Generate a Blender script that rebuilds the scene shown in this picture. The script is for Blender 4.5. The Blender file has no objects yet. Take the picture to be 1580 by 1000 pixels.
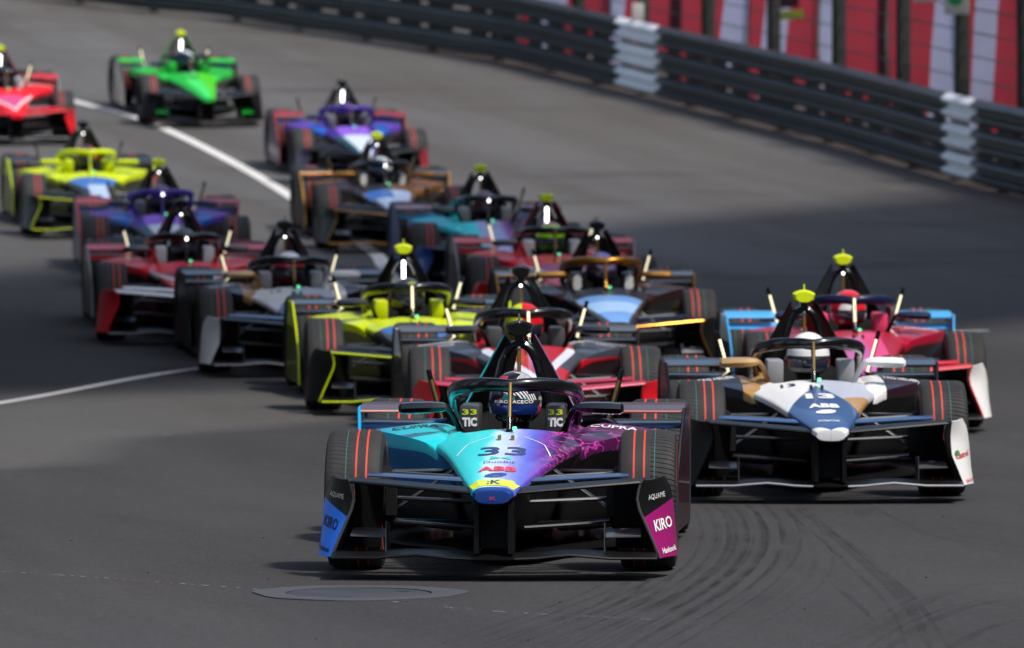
import bpy, bmesh, math, random
from mathutils import Vector, Matrix, noise
from mathutils.bvhtree import BVHTree
random.seed(7)
R = math.radians
SC = bpy.context.scene
COL = SC.collection

# ------------------------------------------------------------------ camera
F = 9600.0                      # focal length in photo pixels (photo 1580 x 1000)
HORIZ = 238.0                   # photo row of the near road's horizon
CAM_H = 2.0
cam = bpy.data.cameras.new('camera')
camo = bpy.data.objects.new('camera', cam); COL.objects.link(camo)
cam.sensor_width = 36.0
cam.lens = 36.0 * F / 1580.0
camo.location = (0, 0, CAM_H)
camo.rotation_euler = (math.pi / 2 - math.atan((500 - HORIZ) / F), 0, 0)
cam.clip_start = 0.5; cam.clip_end = 3000
cam.dof.use_dof = True
cam.dof.focus_distance = 30.2
cam.dof.aperture_fstop = 4.5
SC.camera = camo

# ------------------------------------------------------------------ sky, sun, exposure
SUN_EL, SUN_AZ = 58.0, 130.0      # azimuth measured from +Y (away from the camera) towards +X
world = bpy.data.worlds.new('World'); SC.world = world; world.use_nodes = True
wn = world.node_tree.nodes; wl = world.node_tree.links
bg = wn['Background']
sky = wn.new('ShaderNodeTexSky'); sky.sky_type = 'NISHITA'; sky.sun_disc = False
sky.sun_elevation = R(SUN_EL); sky.sun_rotation = R(SUN_AZ)
sky.altitude = 0; sky.air_density = 1.2; sky.dust_density = 2.5; sky.ozone_density = 1.0
wl.new(sky.outputs[0], bg.inputs[0]); bg.inputs[1].default_value = 0.15
sun = bpy.data.lights.new('sun', 'SUN'); sun.energy = 2.6; sun.angle = R(4.5); sun.color = (1.0, 0.95, 0.87)
suno = bpy.data.objects.new('sun', sun); COL.objects.link(suno)
sd = Vector((math.sin(R(SUN_AZ)) * math.cos(R(SUN_EL)), math.cos(R(SUN_AZ)) * math.cos(R(SUN_EL)), math.sin(R(SUN_EL))))
suno.rotation_euler = sd.to_track_quat('Z', 'Y').to_euler()
suno.location = (20, 20, 60)
SC.view_settings.view_transform = 'Standard'; SC.view_settings.look = 'None'
SC.view_settings.gamma = 1.0; SC.view_settings.use_curve_mapping = False
SC.view_settings.exposure = 0.6
SC.render.engine = 'CYCLES'
SC.cycles.use_denoising = True
SC.cycles.max_bounces = 6

# ------------------------------------------------------------------ ground shape
def gz(y):
    """height of the street surface at depth y: level near the camera, then climbing away"""
    if y < 34: return 0.0
    if y < 112: return 0.00087 * (y - 34) ** 2
    z0 = 0.00087 * 78 ** 2; s0 = 2 * 0.00087 * 78
    t = min(y - 112, 80)
    return z0 + s0 * (t - t * t / 160)
def gslope(y): return (gz(y + .5) - gz(y - .5))
def ground(px, py):
    """photo pixel -> point where its ray meets the street"""
    d = 20.0
    while d < 130:
        s = F / d
        if HORIZ + (CAM_H - gz(d)) * s <= py: break
        d += 0.02
    return Vector(((px - 790) * d / F, d, gz(d)))

# ------------------------------------------------------------------ materials
def lin(h):
    h = h.lstrip('#'); o = []
    for i in (0, 2, 4):
        c = int(h[i:i + 2], 16) / 255.0
        o.append(c / 12.92 if c <= .04045 else ((c + .055) / 1.055) ** 2.4)
    return tuple(o)
MATS = {}
def new_mat(name):
    m = bpy.data.materials.new(name); m.use_nodes = True
    return m, m.node_tree, m.node_tree.nodes['Principled BSDF']
def P(name, col, rough=.4, metal=0., coat=0., spec=.5, emit=None, estr=0., bump=0., bscale=200., var=0.):
    if name in MATS: return MATS[name]
    m, nt, b = new_mat(name)
    b.inputs['Base Color'].default_value = (*col, 1)
    b.inputs['Roughness'].default_value = rough
    b.inputs['Metallic'].default_value = metal
    b.inputs['Coat Weight'].default_value = coat
    b.inputs['Coat Roughness'].default_value = .035
    b.inputs['Specular IOR Level'].default_value = spec
    if emit:
        b.inputs['Emission Color'].default_value = (*emit, 1); b.inputs['Emission Strength'].default_value = estr
    if bump or var:
        tc = nt.nodes.new('ShaderNodeTexCoord'); n = nt.nodes.new('ShaderNodeTexNoise')
        n.inputs['Scale'].default_value = bscale; n.inputs['Detail'].default_value = 4
        nt.links.new(tc.outputs['Object'], n.inputs['Vector'])
        if bump:
            bp = nt.nodes.new('ShaderNodeBump'); bp.inputs['Strength'].default_value = bump
            bp.inputs['Distance'].default_value = .01
            nt.links.new(n.outputs[0], bp.inputs['Height']); nt.links.new(bp.outputs[0], b.inputs['Normal'])
        if var:
            n2 = nt.nodes.new('ShaderNodeTexNoise'); n2.inputs['Scale'].default_value = 6; n2.inputs['Detail'].default_value = 6
            nt.links.new(tc.outputs['Object'], n2.inputs['Vector'])
            mx = nt.nodes.new('ShaderNodeMix'); mx.data_type = 'RGBA'
            mx.inputs['A'].default_value = (*[c * (1 - var) for c in col], 1)
            mx.inputs['B'].default_value = (*[min(1, c * (1 + var)) for c in col], 1)
            nt.links.new(n2.outputs[0], mx.inputs['Factor']); nt.links.new(mx.outputs['Result'], b.inputs['Base Color'])
    MATS[name] = m
    return m
def paint(name, hexcol, rough=.38, coat=.25):
    return P('paint_' + name, lin(hexcol) if isinstance(hexcol, str) else hexcol, rough, 0, coat, .22)

def livery(name, base, layers=(), ramp=None, rough=.38, coat=.22, veins=None):
    """painted bodywork: a base colour (or a colour ramp across the car) with straight-edged colour fields.
    a field is (colour, [(ax, ay, az, d, use_abs_x), ...]) and shows where every a.p + d > 0"""
    if name in MATS: return MATS[name]
    m, nt, b = new_mat(name); N = nt.nodes.new; L = nt.links.new
    tc = N('ShaderNodeTexCoord'); sp = N('ShaderNodeSeparateXYZ'); L(tc.outputs['Object'], sp.inputs[0])
    ab = N('ShaderNodeMath'); ab.operation = 'ABSOLUTE'; L(sp.outputs[0], ab.inputs[0])
    cb = N('ShaderNodeCombineXYZ'); L(ab.outputs[0], cb.inputs[0]); L(sp.outputs[1], cb.inputs[1]); L(sp.outputs[2], cb.inputs[2])
    if ramp:
        nz = N('ShaderNodeTexNoise'); nz.inputs['Scale'].default_value = 3.5; nz.inputs['Detail'].default_value = 3
        L(tc.outputs['Object'], nz.inputs['Vector'])
        ma = N('ShaderNodeMath'); ma.operation = 'MULTIPLY_ADD'; ma.inputs[1].default_value = .09
        L(nz.outputs[0], ma.inputs[0]); L(sp.outputs[0], ma.inputs[2])
        mb = N('ShaderNodeMath'); mb.operation = 'MULTIPLY_ADD'; mb.inputs[1].default_value = 1 / 1.6; mb.inputs[2].default_value = .5 - .045 / 1.6
        L(ma.outputs[0], mb.inputs[0])
        cr = N('ShaderNodeValToRGB'); L(mb.outputs[0], cr.inputs[0])
        el = cr.color_ramp.elements
        while len(el) > 1: el.remove(el[-1])
        for i, (x, c) in enumerate(ramp):
            p = x / 1.6 + .5
            e = el[0] if i == 0 else el.new(p)
            e.position = p; e.color = (*c, 1)
        cur = cr.outputs[0]
    else:
        rg = N('ShaderNodeRGB'); rg.outputs[0].default_value = (*base, 1); cur = rg.outputs[0]
    if veins:
        wv = N('ShaderNodeTexVoronoi'); wv.feature = 'DISTANCE_TO_EDGE'; wv.inputs['Scale'].default_value = 5
        nz2 = N('ShaderNodeTexNoise'); nz2.inputs['Scale'].default_value = 4; nz2.inputs['Detail'].default_value = 4
        L(tc.outputs['Object'], nz2.inputs['Vector'])
        va = N('ShaderNodeVectorMath'); va.operation = 'ADD'; L(tc.outputs['Object'], va.inputs[0]); L(nz2.outputs['Color'], va.inputs[1])
        L(va.outputs[0], wv.inputs['Vector'])
        mr = N('ShaderNodeMapRange'); mr.inputs['From Min'].default_value = .0; mr.inputs['From Max'].default_value = .10
        mr.inputs['To Min'].default_value = 1; mr.inputs['To Max'].default_value = 0
        L(wv.outputs['Distance'], mr.inputs['Value'])
        gt = N('ShaderNodeMapRange'); gt.inputs['From Min'].default_value = veins[1]; gt.inputs['From Max'].default_value = veins[1] + .12
        L(sp.outputs[0], gt.inputs['Value'])
        ml = N('ShaderNodeMath'); ml.operation = 'MULTIPLY'; L(mr.outputs[0], ml.inputs[0]); L(gt.outputs[0], ml.inputs[1])
        pw = N('ShaderNodeMath'); pw.operation = 'POWER'; pw.inputs[1].default_value = 2.5; L(ml.outputs[0], pw.inputs[0])
        mx = N('ShaderNodeMix'); mx.data_type = 'RGBA'; L(pw.outputs[0], mx.inputs['Factor']); L(cur, mx.inputs['A'])
        mx.inputs['B'].default_value = (*veins[0], 1); cur = mx.outputs['Result']
    for col, ineqs in layers:
        fac = None
        for (ax, ay, az, d, ua) in ineqs:
            dt = N('ShaderNodeVectorMath'); dt.operation = 'DOT_PRODUCT'
            L(cb.outputs[0] if ua else tc.outputs['Object'], dt.inputs[0]); dt.inputs[1].default_value = (ax, ay, az)
            st = N('ShaderNodeMath'); st.operation = 'MULTIPLY_ADD'; st.use_clamp = True
            st.inputs[1].default_value = 300; st.inputs[2].default_value = d * 300 + .5
            L(dt.outputs['Value'], st.inputs[0])
            if fac is None: fac = st.outputs[0]
            else:
                mm = N('ShaderNodeMath'); mm.operation = 'MULTIPLY'; L(fac, mm.inputs[0]); L(st.outputs[0], mm.inputs[1]); fac = mm.outputs[0]
        mx = N('ShaderNodeMix'); mx.data_type = 'RGBA'; L(fac, mx.inputs['Factor']); L(cur, mx.inputs['A'])
        mx.inputs['B'].default_value = (*col, 1); cur = mx.outputs['Result']
    L(cur, b.inputs['Base Color'])
    b.inputs['Roughness'].default_value = rough; b.inputs['Coat Weight'].default_value = coat
    b.inputs['Coat Roughness'].default_value = .04; b.inputs['Specular IOR Level'].default_value = .2
    MATS[name] = m
    return m

CARBON = P('carbon_black', (.0045, .0045, .005), .42, 0, .04, .18, var=.3)
GLOSSBLACK = P('gloss_black', (.0045, .0045, .0055), .2, 0, .4, .35)
MATBLACK = P('matt_black', (.006, .006, .0065), .7, 0, 0, .2)
INTERIOR = P('cockpit_black', (.005, .005, .0055), .8, 0, 0, .15)
STEEL = P('bare_steel', (.35, .35, .36), .35, .9)
GREYARM = P('arm_grey', (.018, .018, .02), .3, .0, .3, .4)
GOLD = P('gold_led', (.32, .22, .07), .35, .7)
NEON = P('neon_yellow', lin('#cfe000'), .4, 0, .3)
LEDW = P('led_white', (.9, .9, .9), .3, emit=(1, 1, 1), estr=4.)
LEDG = P('led_warm', (.8, .7, .4), .3, emit=(1, .88, .58), estr=.8)
LEDGREEN = P('led_green', (.1, .8, .4), .3, emit=(.12, 1, .45), estr=1.0)
VISOR = P('visor', (.02, .025, .05), .08, .3, 1, .8)
MIRRORG = P('mirror_glass', (.6, .6, .62), .05, 1)
RED_S = P('tyre_stripe_red', lin('#c23526'), .65, var=.35)
TEAL_S = P('tyre_stripe_teal', lin('#16605c'), .65, var=.35)
SUIT = P('race_suit', (.02, .022, .03), .8)
GLOVE = P('race_glove', (.05, .05, .05), .8)
TWHITE = P('print_white', (.8, .8, .8), .4)
TBLACK = P('print_black', (.012, .012, .014), .4)
TNAVY = P('print_navy', lin('#1d2f5c'), .4)
TRED = P('print_red', lin('#d8324a'), .4)

def tyre_mat():
    m, nt, b = new_mat('tyre_rubber'); N = nt.nodes.new; L = nt.links.new
    tc = N('ShaderNodeTexCoord'); sp = N('ShaderNodeSeparateXYZ'); L(tc.outputs['Object'], sp.inputs[0])
    at = N('ShaderNodeMath'); at.operation = 'ARCTAN2'; L(sp.outputs[1], at.inputs[0]); L(sp.outputs[2], at.inputs[1])
    ax = N('ShaderNodeMath'); ax.operation = 'ABSOLUTE'; L(sp.outputs[0], ax.inputs[0])
    ml = N('ShaderNodeMath'); ml.operation = 'MULTIPLY_ADD'; ml.inputs[1].default_value = 40 / math.pi
    L(at.outputs[0], ml.inputs[0]); 
    sl = N('ShaderNodeMath'); sl.operation = 'MULTIPLY'; sl.inputs[1].default_value = 6; L(ax.outputs[0], sl.inputs[0]); L(sl.outputs[0], ml.inputs[2])
    fr = N('ShaderNodeMath'); fr.operation = 'FRACT'; L(ml.outputs[0], fr.inputs[0])
    gr = N('ShaderNodeMapRange'); gr.inputs['From Min'].default_value = .0; gr.inputs['From Max'].default_value = .16
    L(fr.outputs[0], gr.inputs['Value'])
    ou = N('ShaderNodeMapRange'); ou.inputs['From Min'].default_value = .012; ou.inputs['From Max'].default_value = .014
    L(sp.outputs[0], ou.inputs['Value'])     # blocks only on the outer part of the tread (x points outward on the mesh)
    inv = N('ShaderNodeMath'); inv.operation = 'SUBTRACT'; inv.inputs[0].default_value = 1; L(gr.outputs[0], inv.inputs[1])
    gv = N('ShaderNodeMath'); gv.operation = 'MULTIPLY'; L(inv.outputs[0], gv.inputs[0]); L(ou.outputs[0], gv.inputs[1])
    nz = N('ShaderNodeTexNoise'); nz.inputs['Scale'].default_value = 26; nz.inputs['Detail'].default_value = 6; L(tc.outputs['Object'], nz.inputs['Vector'])
    mx = N('ShaderNodeMix'); mx.data_type = 'RGBA'; mx.inputs['A'].default_value = (.017, .017, .018, 1); mx.inputs['B'].default_value = (.04, .039, .04, 1)
    L(nz.outputs[0], mx.inputs['Factor'])
    m2 = N('ShaderNodeMix'); m2.data_type = 'RGBA'; m2.inputs['B'].default_value = (.006, .006, .006, 1)
    L(gv.outputs[0], m2.inputs['Factor']); L(mx.outputs['Result'], m2.inputs['A']); L(m2.outputs['Result'], b.inputs['Base Color'])
    bp = N('ShaderNodeBump'); bp.inputs['Strength'].default_value = .8; bp.inputs['Distance'].default_value = .008; bp.invert = True
    L(gv.outputs[0], bp.inputs['Height']); L(bp.outputs[0], b.inputs['Normal'])
    b.inputs['Roughness'].default_value = .66; b.inputs['Specular IOR Level'].default_value = .22
    return m
TYRE = tyre_mat()

def asphalt_mat():
    m, nt, b = new_mat('asphalt'); N = nt.nodes.new; L = nt.links.new
    tc = N('ShaderNodeTexCoord')
    def nz(scale, detail, vec=None, rough=.6):
        n = N('ShaderNodeTexNoise'); n.inputs['Scale'].default_value = scale; n.inputs['Detail'].default_value = detail; n.inputs['Roughness'].default_value = rough
        L(vec or tc.outputs['Object'], n.inputs['Vector']); return n.outputs[0]
    def mix(f, a, c, rngs=None):
        mx = N('ShaderNodeMix'); mx.data_type = 'RGBA'
        if rngs:
            mr = N('ShaderNodeMapRange'); mr.inputs['From Min'].default_value, mr.inputs['From Max'].default_value = rngs
            L(f, mr.inputs['Value']); f = mr.outputs[0]
        L(f, mx.inputs['Factor'])
        for k, v in (('A', a), ('B', c)):
            if isinstance(v, tuple): mx.inputs[k].default_value = (*v, 1)
            else: L(v, mx.inputs[k])
        return mx.outputs['Result']
    mp = N('ShaderNodeMapping'); mp.vector_type = 'TEXTURE'; mp.inputs['Scale'].default_value = (1.0, 7., 1); mp.inputs['Rotation'].default_value = (0, 0, R(14))
    L(tc.outputs['Object'], mp.inputs['Vector'])
    c = mix(nz(.45, 5, mp.outputs[0]), (.030, .030, .0325), (.049, .048, .050), (.32, .68))
    c = mix(nz(1.1, 4, mp.outputs[0]), c, (.030, .027, .026), (.52, .78))
    ao = N('ShaderNodeAttribute'); ao.attribute_name = 'sunlit_tone'; ao.attribute_type = 'GEOMETRY'
    sunlit_col = mix(nz(.45, 5, mp.outputs[0]), (.078, .077, .077), (.108, .106, .104), (.32, .68))
    c = mix(ao.outputs['Fac'], c, sunlit_col)  # sunlit areas are painted in as a paler asphalt colour
    at = N('ShaderNodeAttribute'); at.attribute_name = 'dust'; at.attribute_type = 'GEOMETRY'
    dn = N('ShaderNodeMath'); dn.operation = 'MULTIPLY'; L(at.outputs['Fac'], dn.inputs[0])
    sc_ = N('ShaderNodeMapRange'); sc_.inputs['From Min'].default_value = .3; sc_.inputs['From Max'].default_value = .7; L(nz(.6, 4, mp.outputs[0]), sc_.inputs['Value'])
    L(sc_.outputs[0], dn.inputs[1])
    c = mix(dn.outputs[0], c, (.076, .066, .058))
    mp2 = N('ShaderNodeMapping'); mp2.vector_type = 'TEXTURE'; mp2.inputs['Scale'].default_value = (1.0, 30., 1); mp2.inputs['Rotation'].default_value = (0, 0, R(15)); L(tc.outputs['Object'], mp2.inputs['Vector'])
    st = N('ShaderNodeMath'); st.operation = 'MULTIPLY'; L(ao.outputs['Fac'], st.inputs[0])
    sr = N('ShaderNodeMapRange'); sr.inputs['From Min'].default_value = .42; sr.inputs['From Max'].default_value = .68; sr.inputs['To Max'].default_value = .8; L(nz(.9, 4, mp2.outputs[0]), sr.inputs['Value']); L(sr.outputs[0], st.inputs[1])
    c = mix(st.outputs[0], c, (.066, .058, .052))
    mp3 = N('ShaderNodeMapping'); mp3.inputs['Scale'].default_value = (.25, 1.1, 1); mp3.inputs['Location'].default_value = (3, 1, 0); L(tc.outputs['Object'], mp3.inputs['Vector'])
    c = mix(nz(.8, 4, mp3.outputs[0]), c, (.042, .035, .032), (.57, .76))
    c = mix(nz(22, 4, None, .75), c, (.095, .095, .098), (.54, .84))
    c = mix(nz(15, 4, None, .75), c, (.014, .014, .015), (.56, .88))
    fine = nz(160, 3, None, .7)
    c = mix(fine, c, (.14, .14, .14), (.60, .82))
    c = mix(nz(95, 3, None, .7), c, (.022, .022, .022), (.60, .8))
    L(c, b.inputs['Base Color'])
    vor = N('ShaderNodeTexVoronoi'); vor.inputs['Scale'].default_value = 130; L(tc.outputs['Object'], vor.inputs['Vector'])
    bp = N('ShaderNodeBump'); bp.inputs['Strength'].default_value = .45; bp.inputs['Distance'].default_value = .006
    L(vor.outputs['Distance'], bp.inputs['Height']); L(bp.outputs[0], b.inputs['Normal'])
    b.inputs['Roughness'].default_value = .88; b.inputs['Specular IOR Level'].default_value = .22
    return m
ASPHALT = asphalt_mat()

# ------------------------------------------------------------------ mesh helpers
class MB:
    def __init__(s): s.v = []; s.f = []; s.m = []
    def add(s, v, f, mi=0):
        o = len(s.v); s.v += [tuple(p) for p in v]
        for q in f: s.f.append([i + o for i in q]); s.m.append(mi)
        return s
    def box(s, c, d, mi=0, rot=None, taper=(1, 1)):
        x, y, z = (d[0] / 2, d[1] / 2, d[2] / 2); v = []
        for k in (-1, 1):
            t = taper[0] if k > 0 else 1; u = taper[1] if k > 0 else 1
            v += [Vector((-x * t, -y * u, k * z)), Vector((x * t, -y * u, k * z)), Vector((x * t, y * u, k * z)), Vector((-x * t, y * u, k * z))]
        if rot: v = [rot @ p for p in v]
        v = [p + Vector(c) for p in v]
        return s.add(v, [(3, 2, 1, 0), (4, 5, 6, 7), (0, 1, 5, 4), (1, 2, 6, 5), (2, 3, 7, 6), (3, 0, 4, 7)], mi)
    def bbox(s, c, d, r=.01, mi=0, rot=None, seg=2):
        bm = bmesh.new(); bmesh.ops.create_cube(bm, size=1)
        bmesh.ops.scale(bm, vec=Vector(d), verts=bm.verts)
        bmesh.ops.bevel(bm, geom=bm.edges[:], offset=r, segments=seg, affect='EDGES', profile=.5)
        bm.verts.index_update()
        v = [(rot @ p.co if rot else p.co.copy()) + Vector(c) for p in bm.verts]
        f = [[p.index for p in q.verts] for q in bm.faces]; bm.free()
        return s.add(v, f, mi)
    def tube(s, pts, r, n=8, mi=0, flat=(1, 1), up=None, caps=True):
        pts = [Vector(p) for p in pts]; rings = []
        if not isinstance(r, (list, tuple)): r = [r] * len(pts)
        prev = None
        for i, p in enumerate(pts):
            t = (pts[min(i + 1, len(pts) - 1)] - pts[max(i - 1, 0)]).normalized()
            u = Vector(up) if up else (prev if prev is not None else (Vector((0, 0, 1)) if abs(t.z) < .9 else Vector((0, 1, 0))))
            a = t.cross(u)
            if a.length < 1e-6: a = t.orthogonal()
            a.normalize(); b_ = a.cross(t).normalized()
            if not up: prev = b_
            rings.append([p + a * (math.cos(2 * math.pi * k / n) * r[i] * flat[0]) + b_ * (math.sin(2 * math.pi * k / n) * r[i] * flat[1]) for k in range(n)])
        return s.loft(rings, mi, caps)
    def loft(s, rings, mi=0, caps=True):
        n = len(rings[0]); v = [p for q in rings for p in q]; f = []
        for i in range(len(rings) - 1):
            for k in range(n):
                a, b_ = i * n + k, i * n + (k + 1) % n
                f.append((a, b_, b_ + n, a + n))
        if caps:
            f.append(tuple(range(n - 1, -1, -1))); f.append(tuple((len(rings) - 1) * n + k for k in range(n)))
        return s.add(v, f, mi)
    def lathe_x(s, prof, n=48, mis=None, closed=False):
        """prof = [(x, r), ...] spun about the x axis"""
        v = []; f = []; m = []
        for (x, r) in prof:
            for k in range(n):
                a = 2 * math.pi * k / n; v.append((x, math.sin(a) * r, math.cos(a) * r))
        for i in range(len(prof) - (0 if closed else 1)):
            j = (i + 1) % len(prof)
            for k in range(n):
                f.append((i * n + k, j * n + k, j * n + (k + 1) % n, i * n + (k + 1) % n)); m.append(mis[i] if mis else 0)
        o = len(s.v); s.v += v
        for q, mm in zip(f, m): s.f.append([i + o for i in q]); s.m.append(mm)
        return s
    def sheet(s, A, B, t=.01, mi=0, k=4, arch=0.):
        """thick sheet between polylines A and B (same length), k strips across, arched along its normal"""
        A = [Vector(p) for p in A]; B = [Vector(p) for p in B]; n = len(A)
        g = [[A[i].lerp(B[i], j / k) for j in range(k + 1)] for i in range(n)]
        nr = []
        for i in range(n):
            row = []
            for j in range(k + 1):
                du = g[min(i + 1, n - 1)][j] - g[max(i - 1, 0)][j]; dv = g[i][min(j + 1, k)] - g[i][max(j - 1, 0)]
                q = du.cross(dv); row.append(q.normalized() if q.length > 1e-9 else Vector((0, 0, 1)))
            nr.append(row)
        v = []; f = []
        for sgn in (1, -1):
            for i in range(n):
                for j in range(k + 1):
                    e = .35 if j in (0, k) else 1
                    v.append(g[i][j] + nr[i][j] * (sgn * t / 2 * e + arch * math.sin(math.pi * j / k)))
        o2 = n * (k + 1); id_ = lambda i, j: i * (k + 1) + j
        for i in range(n - 1):
            for j in range(k):
                q = (id_(i, j), id_(i + 1, j), id_(i + 1, j + 1), id_(i, j + 1))
                f.append(q); f.append(tuple(o2 + x for x in reversed(q)))
        per = [id_(i, 0) for i in range(n)] + [id_(n - 1, j) for j in range(1, k + 1)] + [id_(i, k) for i in range(n - 2, -1, -1)] + [id_(0, j) for j in range(k - 1, 0, -1)]
        for a, b_ in zip(per, per[1:] + per[:1]): f.append((b_, a, o2 + a, o2 + b_))
        return s.add(v, f, mi)
    def prism(s, poly, axis, a, b_, mi=0):
        """polygon (2-D) extruded along an axis from a to b"""
        n = len(poly)
        def mk(p, q): return {'x': (q, p[0], p[1]), 'y': (p[0], q, p[1]), 'z': (p[0], p[1], q)}[axis]
        v = [mk(p, a) for p in poly] + [mk(p, b_) for p in poly]
        f = [tuple(range(n - 1, -1, -1)), tuple(range(n, 2 * n))] + [(i, (i + 1) % n, n + (i + 1) % n, n + i) for i in range(n)]
        return s.add(v, f, mi)
    def mirror(s):
        n = len(s.v); v2 = [(-x, y, z) for x, y, z in s.v]; f2 = [[i + n for i in reversed(q)] for q in s.f]
        s.v += v2; s.f += f2; s.m += list(s.m); return s
    def mirrored(s):
        t = MB(); t.v = [(-x, y, z) for x, y, z in s.v]; t.f = [list(reversed(q)) for q in s.f]; t.m = list(s.m); return t
    def mesh(s, name, nslots=1, sharp=35, smooth=True, fix=True):
        me = bpy.data.meshes.new(name); me.from_pydata(s.v, [], s.f)
        for _ in range(nslots): me.materials.append(None)
        me.polygons.foreach_set('material_index', s.m)
        if fix:
            bm = bmesh.new(); bm.from_mesh(me); bmesh.ops.recalc_face_normals(bm, faces=bm.faces); bm.to_mesh(me); bm.free()
        if smooth:
            me.polygons.foreach_set('use_smooth', [True] * len(me.polygons)); me.set_sharp_from_angle(angle=R(sharp))
        me.update(); return me

def put(name, me, mats, parent=None, loc=None, rot=None, scale=None):
    o = bpy.data.objects.new(name, me); COL.objects.link(o)
    if not isinstance(mats, (list, tuple)): mats = [mats]
    while len(me.materials) < len(mats): me.materials.append(None)
    for i, m in enumerate(mats):
        o.material_slots[i].link = 'OBJECT'; o.material_slots[i].material = m
    if parent: o.parent = parent
    if loc: o.location = loc
    if rot: o.rotation_euler = rot
    if scale: o.scale = scale
    return o
def tag(o, label=None, cat=None, group=None, kind=None):
    if label: o['label'] = label
    if cat: o['category'] = cat
    if group: o['group'] = group
    if kind: o['kind'] = kind
    return o
def empty(name, loc=(0, 0, 0), rot=(0, 0, 0)):
    o = bpy.data.objects.new(name, None); COL.objects.link(o); o.location = loc; o.rotation_euler = rot; o.empty_display_size = .3; return o
def subsurf(me, levels, creases=None):
    """return a new mesh: me subdivided (creases: function(edge verts co) -> 0..1)"""
    if creases:
        at = me.attributes.new('crease_edge', 'FLOAT', 'EDGE')
        at.data.foreach_set('value', [creases(me.vertices[e.vertices[0]].co, me.vertices[e.vertices[1]].co) for e in me.edges])
    o = bpy.data.objects.new('tmp', me); COL.objects.link(o)
    md = o.modifiers.new('s', 'SUBSURF'); md.levels = levels; md.render_levels = levels
    dg = bpy.context.evaluated_depsgraph_get(); dg.update()
    r = bpy.data.meshes.new_from_object(o.evaluated_get(dg))
    bpy.data.objects.remove(o); bpy.data.meshes.remove(me)
    r.polygons.foreach_set('use_smooth', [True] * len(r.polygons)); r.set_sharp_from_angle(angle=R(50))
    return r
def bvh(me):
    return BVHTree.FromPolygons([v.co.copy() for v in me.vertices], [tuple(p.vertices) for p in me.polygons])

TXT = {}
def text_mesh(body, bold=0., shear=0., space=1.):
    """flat letters, cap height 1, centred on the origin, in the xy plane"""
    k = (body, bold, shear, space)
    if k in TXT: return TXT[k]
    cu = bpy.data.curves.new('t', 'FONT'); cu.body = body; cu.size = 1.44; cu.resolution_u = 2; cu.offset = bold; cu.shear = shear; cu.space_character = space
    o = bpy.data.objects.new('t', cu); COL.objects.link(o)
    dg = bpy.context.evaluated_depsgraph_get(); dg.update()
    me = bpy.data.meshes.new_from_object(o.evaluated_get(dg))
    bm = bmesh.new(); bm.from_mesh(me); bmesh.ops.triangulate(bm, faces=bm.faces)
    bm.verts.index_update()
    v = [p.co.copy() for p in bm.verts]; f = [[q.index for q in p.verts] for p in bm.faces]; bm.free()
    bpy.data.objects.remove(o); bpy.data.curves.remove(cu); bpy.data.meshes.remove(me)
    x0, x1 = min(p.x for p in v), max(p.x for p in v); y0, y1 = min(p.y for p in v), max(p.y for p in v)
    cx, cy = (x0 + x1) / 2, (y0 + y1) / 2
    v = [((p.x - cx) / (x1 - x0), (p.y - cy) / (y1 - y0)) for p in v]
    TXT[k] = (v, f); return TXT[k]
def project(v2, f, o, au, av, d, tree, off=.003, cuts=0):
    """lay flat outline v2 (u, v) at o + u*au + v*av onto the surface of tree along direction d"""
    o, au, av, d = Vector(o), Vector(au), Vector(av), Vector(d).normalized()
    bm = bmesh.new(); vs = [bm.verts.new((p[0], p[1], 0)) for p in v2]
    for q in f:
        try: bm.faces.new([vs[i] for i in q])
        except ValueError: pass
    if cuts:
        bmesh.ops.subdivide_edges(bm, edges=bm.edges[:], cuts=cuts, use_grid_fill=True); bmesh.ops.triangulate(bm, faces=bm.faces)
    bad = []
    for p in bm.verts:
        w = o + au * p.co.x + av * p.co.y
        if tree is None: p.co = w - d * off; continue
        h = tree.ray_cast(w, d)
        if h[0] is None: bad.append(p); p.co = w; continue
        n = h[1] if h[1].dot(d) < 0 else -h[1]
        p.co = h[0] + n * off
    if bad: bmesh.ops.delete(bm, geom=bad, context='VERTS')
    me = bpy.data.meshes.new('lettering'); me.materials.append(None)
    bm.to_mesh(me); bm.free(); return me
def lettering(parent, body, mat, o, au, av, d, tree, name='lettering', bold=.0, shear=0., cuts=0, off=.003, space=1.):
    v, f = text_mesh(body, bold, shear, space)
    return put(name, project(v, f, o, au, av, d, tree, off, cuts), mat, parent)
def patch(parent, poly, mat, o, au, av, d, tree, name='badge', cuts=3, off=.0022):
    return put(name, project(poly, [list(range(len(poly)))] if len(poly) <= 4 else [[0, i, i + 1] for i in range(1, len(poly) - 1)], o, au, av, d, tree, off, cuts), mat, parent)

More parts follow.
